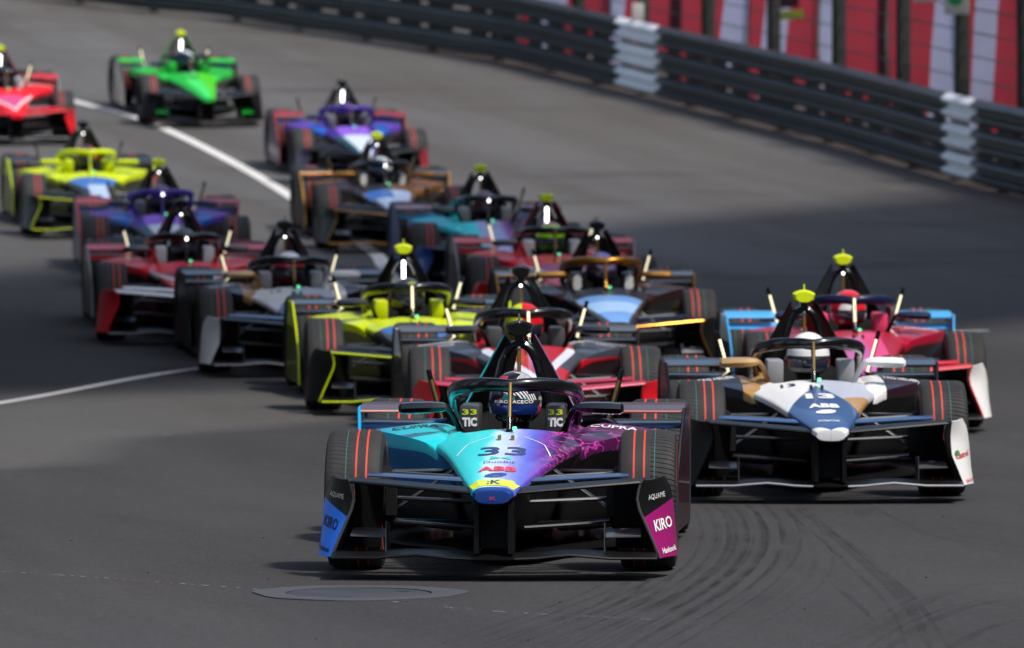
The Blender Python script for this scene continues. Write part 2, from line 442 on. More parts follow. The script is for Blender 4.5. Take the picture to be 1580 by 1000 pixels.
# ------------------------------------------------------------------ the street
BIMG = [(1580, 303), (1483, 278), (1320, 229), (1173, 190), (1070, 163), (985, 142), (951, 133), (801, 96), (688, 77), (571, 58.5), (454, 41), (337, 23), (220, 12)]
BAR = [(12.5, -40), (12.5, 0), (12.0, 25), (10.4, 45), (8.7, 60), (7.45, 69)] + [tuple(ground(x, y + 7)[:2]) for x, y in BIMG] + [(-9.5, 108.4), (-14, 110.5), (-22, 113), (-34, 115)]
def resample(pts, step):
    P_ = [Vector((x, y, 0)) for x, y in pts]; fine = []
    n = len(P_)
    for i in range(n - 1):                       # Catmull-Rom
        p0, p1, p2, p3 = P_[max(i - 1, 0)], P_[i], P_[i + 1], P_[min(i + 2, n - 1)]
        for k in range(24):
            t = k / 24
            fine.append(.5 * ((2 * p1) + (p2 - p0) * t + (2 * p0 - 5 * p1 + 4 * p2 - p3) * t * t + (3 * p1 - p0 - 3 * p2 + p3) * t ** 3))
    fine.append(P_[-1]); out = [fine[0]]; acc = 0
    for a, b in zip(fine, fine[1:]):
        l = (b - a).length
        while acc + l >= step:
            t = (step - acc) / l; a = a.lerp(b, t); l = (b - a).length; out.append(a.copy()); acc = 0
        acc += l
    return out
BPATH = resample(BAR, .25)
def bar_frame(i):
    i = max(0, min(len(BPATH) - 1, i)); a = BPATH[max(i - 3, 0)]; b = BPATH[min(i + 3, len(BPATH) - 1)]
    t = (b - a).normalized(); nrm = Vector((t.y, -t.x, 0))        # points away from the street
    p = BPATH[i]; return Vector((p.x, p.y, gz(p.y))), t, nrm
_f = bar_frame(400)
if _f[2].x < 0: OUT = -1
else: OUT = 1
def idx_at(y):
    return min(range(len(BPATH)), key=lambda i: abs(BPATH[i].y - y))

def road():
    xs = [-60, -45, -34] + [x * .5 for x in range(-60, 31)] + [18, 24, 32, 45, 60]; ys = list(range(-40, 20, 4)) + [20 + .5 * k for k in range(0, 201)] + list(range(124, 260, 6))
    v = [(x, y, gz(y)) for y in ys for x in xs]; n = len(xs)
    f = [(j * n + i, j * n + i + 1, (j + 1) * n + i + 1, (j + 1) * n + i) for j in range(len(ys) - 1) for i in range(n - 1)]
    me = bpy.data.meshes.new('road'); me.from_pydata(v, [], f); me.materials.append(None)
    at = me.attributes.new('dust', 'FLOAT', 'POINT'); bp = BPATH[::8]; val = []
    for x, y, z in v:
        if y < 30 or y > 125: val.append(0.); continue
        dd = min((p.x - x) ** 2 + (p.y - y) ** 2 for p in bp) ** .5
        val.append(max(0., 1 - dd / 5.5) ** .8)
    at.data.foreach_set('value', val)
    sm = lambda a, b, t: (lambda u: u * u * (3 - 2 * u))(max(0., min(1., (t - a) / (b - a))))
    sunlit_tone = []
    for x, y, z in v:                              # sunlit tone painted into the asphalt: up the street, and a left wedge
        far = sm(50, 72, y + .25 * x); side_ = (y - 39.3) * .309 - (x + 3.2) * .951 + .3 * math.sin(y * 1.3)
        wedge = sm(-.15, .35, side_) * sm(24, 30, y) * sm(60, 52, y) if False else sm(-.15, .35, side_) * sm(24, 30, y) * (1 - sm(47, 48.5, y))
        sunlit_tone.append(max(far, wedge * .8))
    ao = me.attributes.new('sunlit_tone', 'FLOAT', 'POINT'); ao.data.foreach_set('value', sunlit_tone)
    me.polygons.foreach_set('use_smooth', [True] * len(me.polygons))
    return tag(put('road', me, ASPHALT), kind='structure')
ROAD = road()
def terrain():
    xs = [-900, -500, -250, -120, -60, 0, 60, 120, 250, 500, 900]; ys = [-900, -400, -150, -60, 0, 20, 34] + list(range(40, 196, 6)) + [230, 320, 500, 900]
    v = [(x, y, gz(min(y, 192)) - .35) for y in ys for x in xs]; n = len(xs)
    f = [(j * n + i, j * n + i + 1, (j + 1) * n + i + 1, (j + 1) * n + i) for j in range(len(ys) - 1) for i in range(n - 1)]
    me = bpy.data.meshes.new('ground'); me.from_pydata(v, [], f); me.materials.append(None)
    return tag(put('ground', me, P('ground_concrete', (.16, .155, .145), .9, var=.3)), kind='structure')
terrain()

def strip(pts, w, lift, name, mat, parent=None, jag=0.):
    """flat ribbon lying on the street along world points"""
    pts = [Vector((p[0], p[1], 0)) for p in pts]; v = []; f = []
    for i, p in enumerate(pts):
        t = (pts[min(i + 1, len(pts) - 1)] - pts[max(i - 1, 0)]).normalized(); nn = Vector((-t.y, t.x, 0))
        ww = w[i] if isinstance(w, (list, tuple)) else w
        for s in (-.5, .5):
            q = p + nn * (ww * s * (1 + random.uniform(-jag, jag))); v.append((q.x, q.y, gz(q.y) + lift))
    f = [(2 * i, 2 * i + 1, 2 * i + 3, 2 * i + 2) for i in range(len(pts) - 1)]
    me = bpy.data.meshes.new(name); me.from_pydata(v, [], f); me.materials.append(None)
    return put(name, me, mat, parent)
def worn(name, col, lo, hi, scale=9., rough=.7, sx=1., sy=1., amax=1.):
    m, nt, b = new_mat(name); N = nt.nodes.new; L = nt.links.new
    b.inputs['Base Color'].default_value = (*col, 1); b.inputs['Roughness'].default_value = rough; b.inputs['Specular IOR Level'].default_value = .2
    tc = N('ShaderNodeTexCoord'); mp_ = N('ShaderNodeMapping'); mp_.inputs['Scale'].default_value = (sx, sy, 1); L(tc.outputs['Object'], mp_.inputs[0])
    n = N('ShaderNodeTexNoise'); n.inputs['Scale'].default_value = scale; n.inputs['Detail'].default_value = 6
    L(mp_.outputs[0], n.inputs['Vector']); mr = N('ShaderNodeMapRange'); mr.inputs['From Min'].default_value = lo; mr.inputs['From Max'].default_value = hi
    mr.inputs['To Max'].default_value = amax
    L(n.outputs[0], mr.inputs['Value']); L(mr.outputs[0], b.inputs['Alpha'])
    return m
LINE = worn('road_paint', (.58, .57, .54), .22, .40, 14.)
def smooth_line(c, step=.6): return [(p.x, p.y) for p in resample(c, step)]
LA = smooth_line([(-17, 106), (-11, 100.5), (-6.2, 90), (-4.97, 86.6), (-3.69, 81), (-2.66, 75.2), (-1.54, 67.3), (-1.33, 64.8), (-.9, 59), (-.7, 54.6)])
strip(LA, .155, .006, 'lane_line', LINE, ROAD)
LB = smooth_line([(-9, 30), (-5.6, 41), (-3.83, 46.5), (-2.57, 50.8), (-.6, 53.6), (2, 55.0), (4.42, 55.85)])
strip(LB, .115, .006, 'lane_line', LINE, ROAD)
SEAM = worn('seam_sealant', (.34, .33, .31), .50, .60, 20.)
def img_path(pts): return [tuple(ground(*p)[:2]) for p in pts]
strip(smooth_line(img_path([(-60, 880), (0, 884), (150, 893), (270, 902), (390, 911), (560, 926), (740, 944), (900, 953), (1100, 963)]), .25), .010, .004, 'seam_line', SEAM, ROAD)
strip(smooth_line(img_path([(230, 676), (400, 655), (520, 640)]), .25), .02, .004, 'seam_line', worn('seam_pale', (.14, .14, .14), .40, .60, 12.), ROAD)
RUBBER = worn('rubber_mark', (.018, .018, .019), .30, .75, 5., .8, 1.5, .3, .24)
RUBBER2 = worn('rubber_faint', (.022, .022, .022), .38, .80, 4., .8, 2, .4, .18)
SK = [([(1100, 775), (1120, 795), (1130, 830), (1118, 862), (1085, 895), (1040, 925), (960, 960), (860, 1010)], .10),
      ([(1118, 775), (1142, 797), (1152, 830), (1138, 868), (1100, 905), (1040, 942), (960, 985), (920, 1010)], .07),
      ([(1145, 772), (1172, 800), (1180, 835), (1165, 870), (1120, 912), (1060, 950), (960, 1010)], .10),
      ([(1165, 770), (1200, 800), (1226, 858), (1210, 900), (1150, 942), (1060, 990), (1010, 1015)], .16),
      ([(1085, 775), (1103, 800), (1110, 830), (1090, 870), (1040, 905), (960, 940), (850, 985)], .06),
      ([(1228, 785), (1280, 822), (1330, 866), (1402, 936), (1440, 1010)], .10), ([(1240, 785), (1345, 868), (1418, 934), (1470, 1010)], .06),
      ([(1340, 778), (1410, 815), (1470, 835), (1600, 850)], .05), ([(1285, 905), (1320, 930), (1350, 960)], .05),
      ([(1600, 900), (1500, 905), (1420, 935), (1350, 975), (1250, 1015)], .14), ([(1600, 925), (1510, 935), (1430, 965), (1360, 1010)], .10), ([(1600, 955), (1530, 970), (1450, 1010)], .08),
      ([(1010, 890), (960, 930), (880, 965), (760, 1010)], .06), ([(985, 890), (900, 930), (700, 1000)], .05),
      ([(1240, 780), (1243, 795), (1235, 806)], .22), ([(1330, 778), (1333, 790), (1326, 800)], .18)]
for pts, w in SK:
    for q, ww in ((0, w * .6), (-.09, .025), (.10, .035), (.19, .02))[:4 if pts[0][0] < 1200 else 1 + (w > .09)]:
        pth = smooth_line(img_path(pts), .12); n = len(pth); pth = [(x + q, y + q * .3) for x, y in pth]
        strip(pth, [ww * min(1, .25 + 3 * min(i, n - 1 - i) / n) for i in range(n)], .003 + .0008 * random.random(), 'skid_mark', RUBBER2 if w > .12 else RUBBER, ROAD)
# manhole in its concrete collar
MC = ground(553, 917)
def disc(r0, r1, z0, z1, n=56, rag=0.):
    m_ = MB(); v = []; f = []
    for k in range(n):
        a = 2 * math.pi * k / n; q = 1 + rag * math.sin(3 * a + .5) + rag * .6 * math.sin(7 * a)
        v += [(math.cos(a) * r1 * q, math.sin(a) * r1 * q, z0), (math.cos(a) * r1 * q, math.sin(a) * r1 * q, z1), (math.cos(a) * r0, math.sin(a) * r0, z1), (math.cos(a) * r0, math.sin(a) * r0, z0)]
    for k in range(n):
        a, b = 4 * k, 4 * ((k + 1) % n)
        f += [(a, b, b + 1, a + 1), (a + 1, b + 1, b + 2, a + 2), (a + 2, b + 2, b + 3, a + 3)]
    m_.add(v, f); return m_
mh = empty('manhole_cover', (MC.x, MC.y, MC.z)); tag(mh, 'round manhole cover in a pale grey collar on the asphalt before the lead car', 'manhole')
put('collar', disc(.335, .485, -.02, .006, rag=.035).mesh('collar', 1, 30), P('collar_concrete', (.046, .050, .060), .8, bump=.3, bscale=60, var=.2), mh)
mb = MB(); mb.lathe_x([(-.02, 0), (.004, 0), (.004, .318), (.002, .322), (-.02, .322)], 48); mb.v = [(y, z, x) for x, y, z in mb.v]
put('lid', mb.mesh('lid', 1, 30), P('lid_iron', (.042, .046, .055), .6, .2, bump=.4, bscale=40, var=.25), mh)
put('lid_key_slot', MB().box((.2, .1, .0047), (.06, .02, .001)).mesh('slot', 1), MATBLACK, mh)
# loose specks of rubber lie about
mb = MB()
for k in range(36):
    p = ground(random.uniform(-20, 1600), random.choice([random.uniform(640, 1000), random.uniform(800, 1000)]))
    s = random.uniform(.002, .005); mb.box((p.x, p.y, p.z + s * .4), (s * 1.6, s, s * .8), 0, Matrix.Rotation(random.random() * 3, 3, 'Z'))
tag(put('rubber_crumbs', mb.mesh('rubber_crumbs', 1, smooth=False), MATBLACK), 'small black rubber crumbs scattered on the asphalt', 'debris', kind='stuff')

# ------------------------------------------------------------------ crash barrier: three W-section rails on posts
DARKSTEEL = P('rail_dark', (.085, .092, .096), .34, .6, 0, .5, bump=.15, bscale=30, var=.4)
RAILWHITE = P('rail_white', (.82, .82, .82), .45, 0, .2, var=.12)
POSTM = P('post_dark', (.030, .033, .032), .6, .3)
WP = [(.0, -.160), (-.018, -.156), (-.094, -.092), (-.096, -.070), (-.004, -.014), (-.004, .014), (-.096, .070), (-.094, .092), (-.018, .156), (.0, .160)]
def rail(i0, i1, zc, off=0., ext=0.):
    rings = []
    for i in sorted(set(list(range(i0, i1, 2)) + [i1])):
        p, t, nn = bar_frame(i); nn = nn * OUT
        prof = [(u - off, w) for u, w in WP] + [(u + .006 + off * .2, w * .985) for u, w in reversed(WP)]
        rings.append([p + nn * u + Vector((0, 0, zc + w)) for u, w in prof])
    return MB().loft(rings)
ia, ib = idx_at(60), idx_at(111.5)
if ia > ib: ia, ib = ib, ia
barrier = empty('crash_barrier', bar_frame(ia)[0]); tag(barrier, 'dark steel crash barrier of three stacked corrugated rails along the street', 'barrier')
def loc_put(name, m_, mat, root, **k):
    me = m_.mesh(name, 1, k.get('sharp', 40)); o = Vector(root.location); me.transform(Matrix.Translation(-o)); return put(name, me, mat, root)
TIERS = (.225, .585, .945)
for q in range(ia, ib, 16):
    for zc in TIERS: loc_put('rail', rail(q, min(q + 16, ib), zc), DARKSTEEL, barrier)
WHITE = []
for pa, pb in ((957, 1018), (1460, 1507)):
    ii = [i for i in range(ia, ib) if pa - 4 <= 790 + BPATH[i].x * F / BPATH[i].y <= pb + 4]; WHITE.append((ii[0] + ii[-1]) // 2)
    for zc in TIERS: loc_put('white_rail', rail(ii[0], ii[-1], zc, .006), RAILWHITE, barrier)
for q in range(ia, ib, 8):
    p, t, nn = bar_frame(q); nn = nn * OUT; rt = Matrix.Rotation(math.atan2(t.y, t.x), 3, 'Z')
    loc_put('post', MB().box(p + nn * .10 + Vector((0, 0, .53)), (.08, .13, 1.10), 0, rt), POSTM, barrier)
for q in range(ia + 2, ib, 4):
    p, t, nn = bar_frame(q); nn = nn * OUT; rt = Matrix.Rotation(math.atan2(t.y, t.x), 3, 'Z')
    for zc in (.405, .765): loc_put('spacer', MB().box(p + nn * .02 + Vector((0, 0, zc)), (.46, .04, .10), 0, rt), POSTM, barrier)
p, t, nn = bar_frame(WHITE[0] + 1); nn *= OUT
bx = put('signal_box', MB().bbox((0, 0, .13), (.17, .12, .26), .015).mesh('signal_box', 1), P('box_offwhite', (.6, .58, .53), .6), None, p + nn * .02 + Vector((0, 0, 1.101)))
tag(bx, 'small off-white box standing on top of the white painted rail section', 'box')

# ------------------------------------------------------------------ debris fence and banners behind the barrier
fence = empty('debris_fence', bar_frame(ia)[0] + Vector((0, 0, 0))); tag(fence, 'tall wire debris fence with dark green posts behind the barrier', 'fence')
POSTG = P('fence_post_green', (.030, .040, .036), .55, .2)
WIRE = P('fence_wire', (.10, .105, .105), .5, .6)
def off_path(d0):
    out = []
    for i in range(ia - 12, ib, 2):
        p, t, nn = bar_frame(i); q = p + nn * OUT * d0; out.append(Vector((q.x, q.y, 0)))
    return out
FP = resample([(p.x, p.y) for p in off_path(.55)][::4], 1.4)
FP = [p for p in FP if 62 < p.y < 103]
for a, p in enumerate(FP):
    if a % 2 == 0:
        t = (FP[min(a + 1, len(FP) - 1)] - FP[max(a - 1, 0)]).normalized(); rt = Matrix.Rotation(math.atan2(t.y, t.x), 3, 'Z'); z = gz(p.y)
        m_ = MB(); m_.box((p.x, p.y, z + 1.8), (.16, .02, 3.9), 0, rt)
        for s in (-1, 1): m_.box(Vector((p.x, p.y, z + 1.8)) + t * (s * .075), (.014, .15, 3.9), 0, rt)
        loc_put('fence_post', m_, POSTG, fence)
for a in range(0, len(FP) - 2, 2):
    p0, p1 = FP[a], FP[a + 2]; m_ = MB(); zz0, zz1 = gz(p0.y), gz(p1.y)
    A = lambda u, h: Vector((p0.x + (p1.x - p0.x) * u, p0.y + (p1.y - p0.y) * u, zz0 + (zz1 - zz0) * u + h))
    for k in range(1, 37): m_.tube([A(k / 37, .9), A(k / 37, 3.7)], .0022, 3, caps=False)
    for k in range(37): m_.tube([A(0, .9 + k * .0757), A(1, .9 + k * .0757)], .0022, 3, caps=False)
    tag(loc_put('wire_mesh', m_, WIRE, fence), kind='stuff')
    for k in range(9): 
        loc_put('cable', MB().tube([A(0, 1.2 + k * .3), A(1, 1.2 + k * .3)], .011, 5), POSTG, fence)
def fabric(name, hexc):
    if name in MATS: return MATS[name]
    m, nt, b = new_mat(name); N = nt.nodes.new; L = nt.links.new; c = lin(hexc)
    tc = N('ShaderNodeTexCoord'); n = N('ShaderNodeTexNoise'); n.inputs['Scale'].default_value = 1.6; n.inputs['Detail'].default_value = 4; L(tc.outputs['Object'], n.inputs['Vector'])
    mx = N('ShaderNodeMix'); mx.data_type = 'RGBA'; mx.inputs['A'].default_value = (*[k * .8 for k in c], 1); mx.inputs['B'].default_value = (*[min(1, k * 1.15) for k in c], 1); L(n.outputs[0], mx.inputs['Factor'])
    L(mx.outputs['Result'], b.inputs['Base Color']); b.inputs['Roughness'].default_value = .8; b.inputs['Specular IOR Level'].default_value = .1
    tr = N('ShaderNodeBsdfTranslucent'); L(mx.outputs['Result'], tr.inputs[0]); ms = N('ShaderNodeMixShader'); ms.inputs[0].default_value = .5
    L(b.outputs[0], ms.inputs[1]); L(tr.outputs[0], ms.inputs[2]); L(ms.outputs[0], nt.nodes['Material Output'].inputs[0])
    MATS[name] = m; return m
BRED = fabric('banner_red', '#d04452'); BWHITE = fabric('banner_white', '#d0d0ee'); BDARK = fabric('banner_dark', '#4a1422'); BGREY = fabric('banner_grey', '#8a8684'); BYEL = P('banner_yellow', lin('#d8da20'), .6)
BP = resample([(p.x, p.y) for p in off_path(1.55)][::4], 2.9)
BP = [p for p in BP if 63 < p.y < 106]
names = ['red banner with a slanted white middle band', 'red banner with white right edge', 'red banner with white left edge']
ORD = ['', 'second from', 'third from', 'fourth from', 'fifth from', 'sixth from', 'seventh from', 'eighth from', 'ninth from', 'tenth from', 'eleventh from', 'twelfth from', 'thirteenth from', 'fourteenth from', 'fifteenth from']
bl = []
for a in range(len(BP) - 1):
    p0, p1 = BP[a], BP[a + 1]
    pxm = 790 + (p0.x + p1.x) / 2 * F / ((p0.y + p1.y) / 2)
    if pxm > 1640 or pxm < 790: continue
    if p0.y < p1.y: p0, p1 = p1, p0                # p0 on the picture's left
    t = p1 - p0; ln = t.length; ang = math.atan2(t.y, t.x); c = (p0 + p1) / 2; z = min(gz(p0.y), gz(p1.y)); h = ln * .485
    bn = empty('banner', (c.x, c.y, z), (0, 0, ang)); kind = a % 3       # local +x to the right in view, -y towards the street
    def field(b0, b1, t0, t1, mat, name='band', y=0., z0=.15, z1=3.7):
        n_ = 6; v = []; f = []
        for k in range(n_ + 1):
            u = k / n_; zz = z0 + (z1 - z0) * u; w_ = .015 * math.sin(2.3 * zz + a)
            v += [(max(-h, min(h, b0 + (t0 - b0) * u)), y + w_, zz), (max(-h, min(h, b1 + (t1 - b1) * u)), y + w_, zz)]
        f = [(2 * k, 2 * k + 1, 2 * k + 3, 2 * k + 2) for k in range(n_)]
        m_ = MB(); m_.add(v, f); put(name, m_.mesh(name, 1, fix=False), mat, bn)
    cuts = {0: [(-9, -9, BRED), (-1.1, -.2, BWHITE), (-.1, .9, BRED), (9, 9, None)],
            1: [(-9, -9, BRED), (.1, 1.0, BWHITE), (1.2, 2.2, BRED), (9, 9, None)],
            2: [(-9, -9, BWHITE), (-1.0, -.3, BRED), (1.0, 1.05, BDARK), (9, 9, None)]}[kind]
    for (b0, t0, mt), (b1, t1, _) in zip(cuts, cuts[1:]): field(b0, b1, t0, t1, mt)
    ex = ''
    if abs(pxm - 1200) < 60:
        for (x0, x1, z0, z1, mt) in ((-.5, .6, 1.75, 1.95, BYEL), (-.9, -.4, 2.15, 2.3, BYEL), (-.3, .9, 1.35, 1.48, BYEL), (-.8, .8, 2.0, 2.12, BDARK), (-.2, .7, 1.52, 1.7, BDARK)): field(x0, x1, x0, x1, mt, 'printed_bar', -.03, z0, z1)
        ex = ' and yellow bars'
    for s in (-1, 1): put('pole', MB().box((s * ln * .47, .06, 1.85), (.06, .05, 3.75)).mesh('pole', 1), POSTM, bn)
    tag(bn, None, 'banner', 'red and white banners behind the debris fence'); bl.append((-pxm, ('red banner with printed yellow bars' if ex else names[kind]), bn))
for k, (_, nm, o) in enumerate(sorted(bl, key=lambda q: q[0])):
    o['label'] = nm + ' behind fence, ' + (ORD[k] + ' the right' if k else 'rightmost')
# two marshal's boards hung on the fence
def sign(px, zb, col, lab, w=.34):
    d = min((abs(790 + p.x * F / p.y - px), p.y, p.x) for p in off_path(.50)); p = Vector((d[2], d[1], 0))
    i = idx_at(p.y); _, t, nn = bar_frame(i); nn = nn * OUT
    q = p - nn * .12
    o = empty('marshal_sign', (q.x, q.y, gz(q.y) + zb), (0, 0, math.atan2(-nn.x, nn.y) * .35))
    tag(o, lab, 'sign', "marshal's boards on the fence")
    put('board', MB().bbox((0, 0, .3), (w, .02, .6), .006).mesh('board', 1), P('sign_cream', (.55, .53, .47), .6), o)
    m_ = MB(); n = 20
    ring = [(math.cos(-math.pi * k / n) * .12 - .01, .24 + math.sin(-math.pi * k / n) * .13) for k in range(n + 1)]
    inner = [(x * .45 + .03, .25 + (z - .24) * .45) for x, z in reversed(ring)]
    poly = ring + inner
    v = [(x, -.0125, z) for x, z in ring] + [(x * .4 + .03, -.0125, .25 + (z - .24) * .35) for x, z in ring]
    f = [(k, k + 1, n + 2 + k, n + 1 + k) for k in range(n)]
    m_.add(v, f); put('emblem', m_.mesh('emblem', 1, fix=False), col, o)
    put('hanger', MB().tube([(-w * .4, .01, .6), (-w * .4, .12, .72)], .006, 6).tube([(w * .4, .01, .6), (w * .4, .12, .72)], .006, 6).mesh('hanger', 1), POSTM, o)
sign(1446, 2.10, P('emblem_red', lin('#b8202a'), .6), "pale marshal's board with a red emblem hung on the fence")
sign(1494, 2.02, P('emblem_green', lin('#0f7a45'), .6), "pale marshal's board with a green emblem hung on the fence")

# ------------------------------------------------------------------ unseen blocks, added to close off the low sky and shade the street
BLOCKER_PLASTER = P('blocker_ochre', (.30, .25, .19), .85, var=.15); BLOCKER_PLASTER2 = P('blocker_grey', (.24, .24, .24), .85, var=.15)
BLOCKER_GLASS = P('blocker_glass', (.03, .035, .04), .1, 0, 0, .6); BLOCKER_FRAME = P('blocker_frame', (.5, .49, .46), .5)
WINM = MB().box((0, 0, 0), (1.5, .08, 2.0)).mesh('blocker_window', 1, smooth=False); SILLM = MB().box((0, -.12, -1.06), (1.7, .3, .1)).mesh('blocker_sill', 1, smooth=False)
def block(lab, prof, x0, x1, facade_x, mat, rot=0., origin=(0, 0), foot=None):
    """prof: outline in (y, z); the wall spans x0..x1, windows on the face at facade_x"""
    o = empty('sky_blocker', (origin[0], origin[1], 0), (0, 0, rot)); tag(o, lab, 'building', 'added unseen blocks closing off the low sky')
    put('blocker_wall', (MB().prism(foot, 'z', -2, 70) if foot else MB().prism(prof, 'x', x0, x1)).mesh('blocker_wall', 1, smooth=False), mat, o)
    ys = [p[0] for p in prof]; ya, yb = min(ys), max(ys); zt = max(p[1] for p in prof)
    sg = -1 if facade_x == x0 else 1; nc = 8
    put('blocker_plinth', MB().box((facade_x + sg * .06, (ya + yb) / 2, 1.6), (.12, yb - ya, 3.2)).mesh('blocker_plinth', 1), BLOCKER_PLASTER2, o)
    for r in range(int((zt - 8) / 4.2)):
        for c_ in range(nc):
            w = put('blocker_window', WINM, BLOCKER_GLASS, o, (facade_x + sg * .03, ya + (yb - ya) * (c_ + .5) / nc, 7 + r * 4.2), (0, 0, math.pi / 2 * -sg)); put('blocker_sill', SILLM, BLOCKER_FRAME, w)
block('added unseen low ochre block beyond the right edge, up the street', [(66, -2), (84.0, -2), (84.0, 13), (66, 13)], 13.4, 30, 13.4, BLOCKER_PLASTER)
block('added unseen long low grey block beyond the right edge, near the camera', [(-30, -2), (62.9, -2), (62.9, 12), (-30, 12)], 13.4, 30, 13.4, BLOCKER_PLASTER2)
block('added unseen grey block beyond the left edge, blocking skylight', [(42, -2), (63, -2), (63, 34), (42, 34)], -30, -6.4, -6.4, BLOCKER_PLASTER2)
block('added unseen ochre block behind the camera, darkening reflections', [(-26, -2), (14, -2), (14, 34), (-26, 34)], 0, 14, 14, BLOCKER_PLASTER, R(90), (-6, -50))
block('added unseen wide dark block above the bend, closing off the low sky', [(-45, 0), (55, 0), (55, 28), (-45, 28)], 0, 16, 0, P('blocker_dark', (.05, .047, .042), .9, var=.3), R(90), (5, 128))  # added block, kept dark so that it dims reflections in the bodywork

# unseen slab on piers, added high over the street to throw the band of shade
VD = Vector((.656, .755, 0)); VN = Vector((.755, -.656, 0)); VH = 21.0
VC = Vector((-.9, 58.9, 0)) + Vector((sd.x, sd.y, 0)) / sd.z * (VH - .6)
shade_root = empty('shade_deck', (VC.x, VC.y, 0), (0, 0, math.atan2(VD.y, VD.x))); tag(shade_root, 'added unseen concrete slab high above the street, casting the band of shade', 'bridge')
CONC = P('shade_deck_concrete', (.22, .21, .20), .9, var=.2)
put('shade_slab', MB().box((0, 0, VH + .45), (70, 11.6, .9)).mesh('shade_slab', 1, smooth=False), CONC, shade_root)
for sgn in (-1, 1):
    put('shade_parapet', MB().box((0, sgn * 5.65, VH + 1.4), (70, .25, 1.0)).mesh('shade_parapet', 1, smooth=False), CONC, shade_root)
    put('shade_girder', MB().box((0, sgn * 3.6, VH - .45), (70, .8, .9)).mesh('shade_girder', 1, smooth=False), CONC, shade_root)
    for xx in (-26, 26):
        put('shade_pier', MB().box((xx, sgn * 3.4, VH / 2 - 1.4), (1.4, 1.8, VH + 1.0), 0, None, (.9, .85)).mesh('shade_pier', 1), CONC, shade_root)

# ------------------------------------------------------------------ the racing car's shapes (front axle at y = 0, nose towards -y)
G = {}
def build_body():
    S = [ # y, then (x, z) from the top centre round to the bottom centre
     (-1.00, (0, .432), (.040, .431), (.062, .426), (.080, .412), (.084, .392), (.072, .376), (.045, .368), (0, .366)),
     (-0.93, (0, .456), (.050, .455), (.082, .449), (.106, .432), (.108, .404), (.088, .374), (.050, .360), (0, .356)),
     (-0.60, (0, .500), (.070, .498), (.120, .488), (.158, .462), (.160, .436), (.115, .362), (.072, .30), (0, .285)),
     (-0.20, (0, .545), (.095, .541), (.165, .528), (.213, .496), (.215, .470), (.150, .362), (.11, .22), (0, .21)),
     (0.25, (0, .590), (.120, .585), (.210, .566), (.275, .530), (.277, .503), (.190, .380), (.15, .17), (0, .15)),
     (0.62, (0, .622), (.150, .615), (.255, .592), (.338, .553), (.341, .526), (.240, .380), (.19, .13), (0, .11)),
     (0.82, (0, .642), (.190, .634), (.290, .612), (.385, .566), (.389, .540), (.280, .360), (.23, .10), (0, .075)),
     (0.86, (0, .600), (.185, .600), (.255, .624), (.395, .568), (.399, .541), (.285, .355), (.235, .10), (0, .075)),
     (0.92, (0, .150), (.180, .160), (.245, .628), (.405, .572), (.409, .543), (.290, .350), (.24, .10), (0, .07)),
     (1.30, (0, .130), (.190, .140), (.252, .630), (.410, .580), (.414, .550), (.300, .350), (.25, .10), (0, .07)),
     (1.66, (0, .140), (.185, .150), (.255, .640), (.400, .585), (.404, .553), (.310, .350), (.26, .10), (0, .07)),
     (1.70, (0, .690), (.150, .680), (.255, .650), (.380, .585), (.384, .553), (.310, .350), (.26, .10), (0, .07)),
     (1.95, (0, .770), (.110, .740), (.215, .660), (.340, .580), (.344, .550), (.300, .350), (.26, .10), (0, .07)),
     (2.50, (0, .700), (.090, .670), (.180, .580), (.280, .500), (.284, .470), (.240, .300), (.20, .10), (0, .07)),
     (3.20, (0, .520), (.065, .500), (.110, .450), (.160, .400), (.164, .370), (.140, .280), (.12, .18), (0, .16)),
     (3.62, (0, .420), (.040, .415), (.060, .400), (.080, .370), (.081, .340), (.070, .300), (.05, .27), (0, .26))]
    rings = []
    for sct in S:
        y = sct[0]; h = sct[1:]
        rings.append([(x, y, z) for x, z in h] + [(-x, y, z) for x, z in reversed(h[1:-1])])
    mb = MB(); n = len(rings[0]); v = [p for r in rings for p in r]; f = []; m = []
    for i in range(len(rings) - 1):
        for k in range(n):
            f.append((i * n + k, i * n + (k + 1) % n, (i + 1) * n + (k + 1) % n, (i + 1) * n + k))
            kk = k if k < 7 else n - 1 - k       # band index from the top
            ym = (S[i][0] + S[i + 1][0]) / 2
            inside = .84 < ym < 1.69 and kk <= 1
            m.append(2 if inside or ym > 1.69 else (0 if kk <= 3 else 1))
    mb.v = v; mb.f = f; mb.m = m
    mb.f.append(list(range(n - 1, -1, -1))); mb.m.append(0)
    mb.f.append([(len(rings) - 1) * n + k for k in range(n)]); mb.m.append(1)
    me = mb.mesh('body_shell', 3, smooth=False)
    def cr(a, b):
        if abs(a.y - b.y) > 1e-4:          # the shoulder line
            for s_ in S:
                if abs(s_[0] - a.y) < 1e-4:
                    if abs(abs(a.x) - s_[4][0]) < 1e-4 and abs(a.z - s_[4][1]) < 1e-4: return .75
                    if abs(abs(a.x) - s_[5][0]) < 1e-4 and abs(a.z - s_[5][1]) < 1e-4: return .8
                    if abs(abs(a.x) - s_[3][0]) < 1e-4 and .8 < a.y < 1.75 and abs(a.z - s_[3][1]) < 1e-4: return .8
        elif abs(a.y - .86) < .07 and abs(b.y - a.y) < 1e-4 and abs(a.x) < .27: return .6
        elif abs(a.y + 1.0) < 1e-4: return .75
        return 0.
    return subsurf(me, 2, cr)
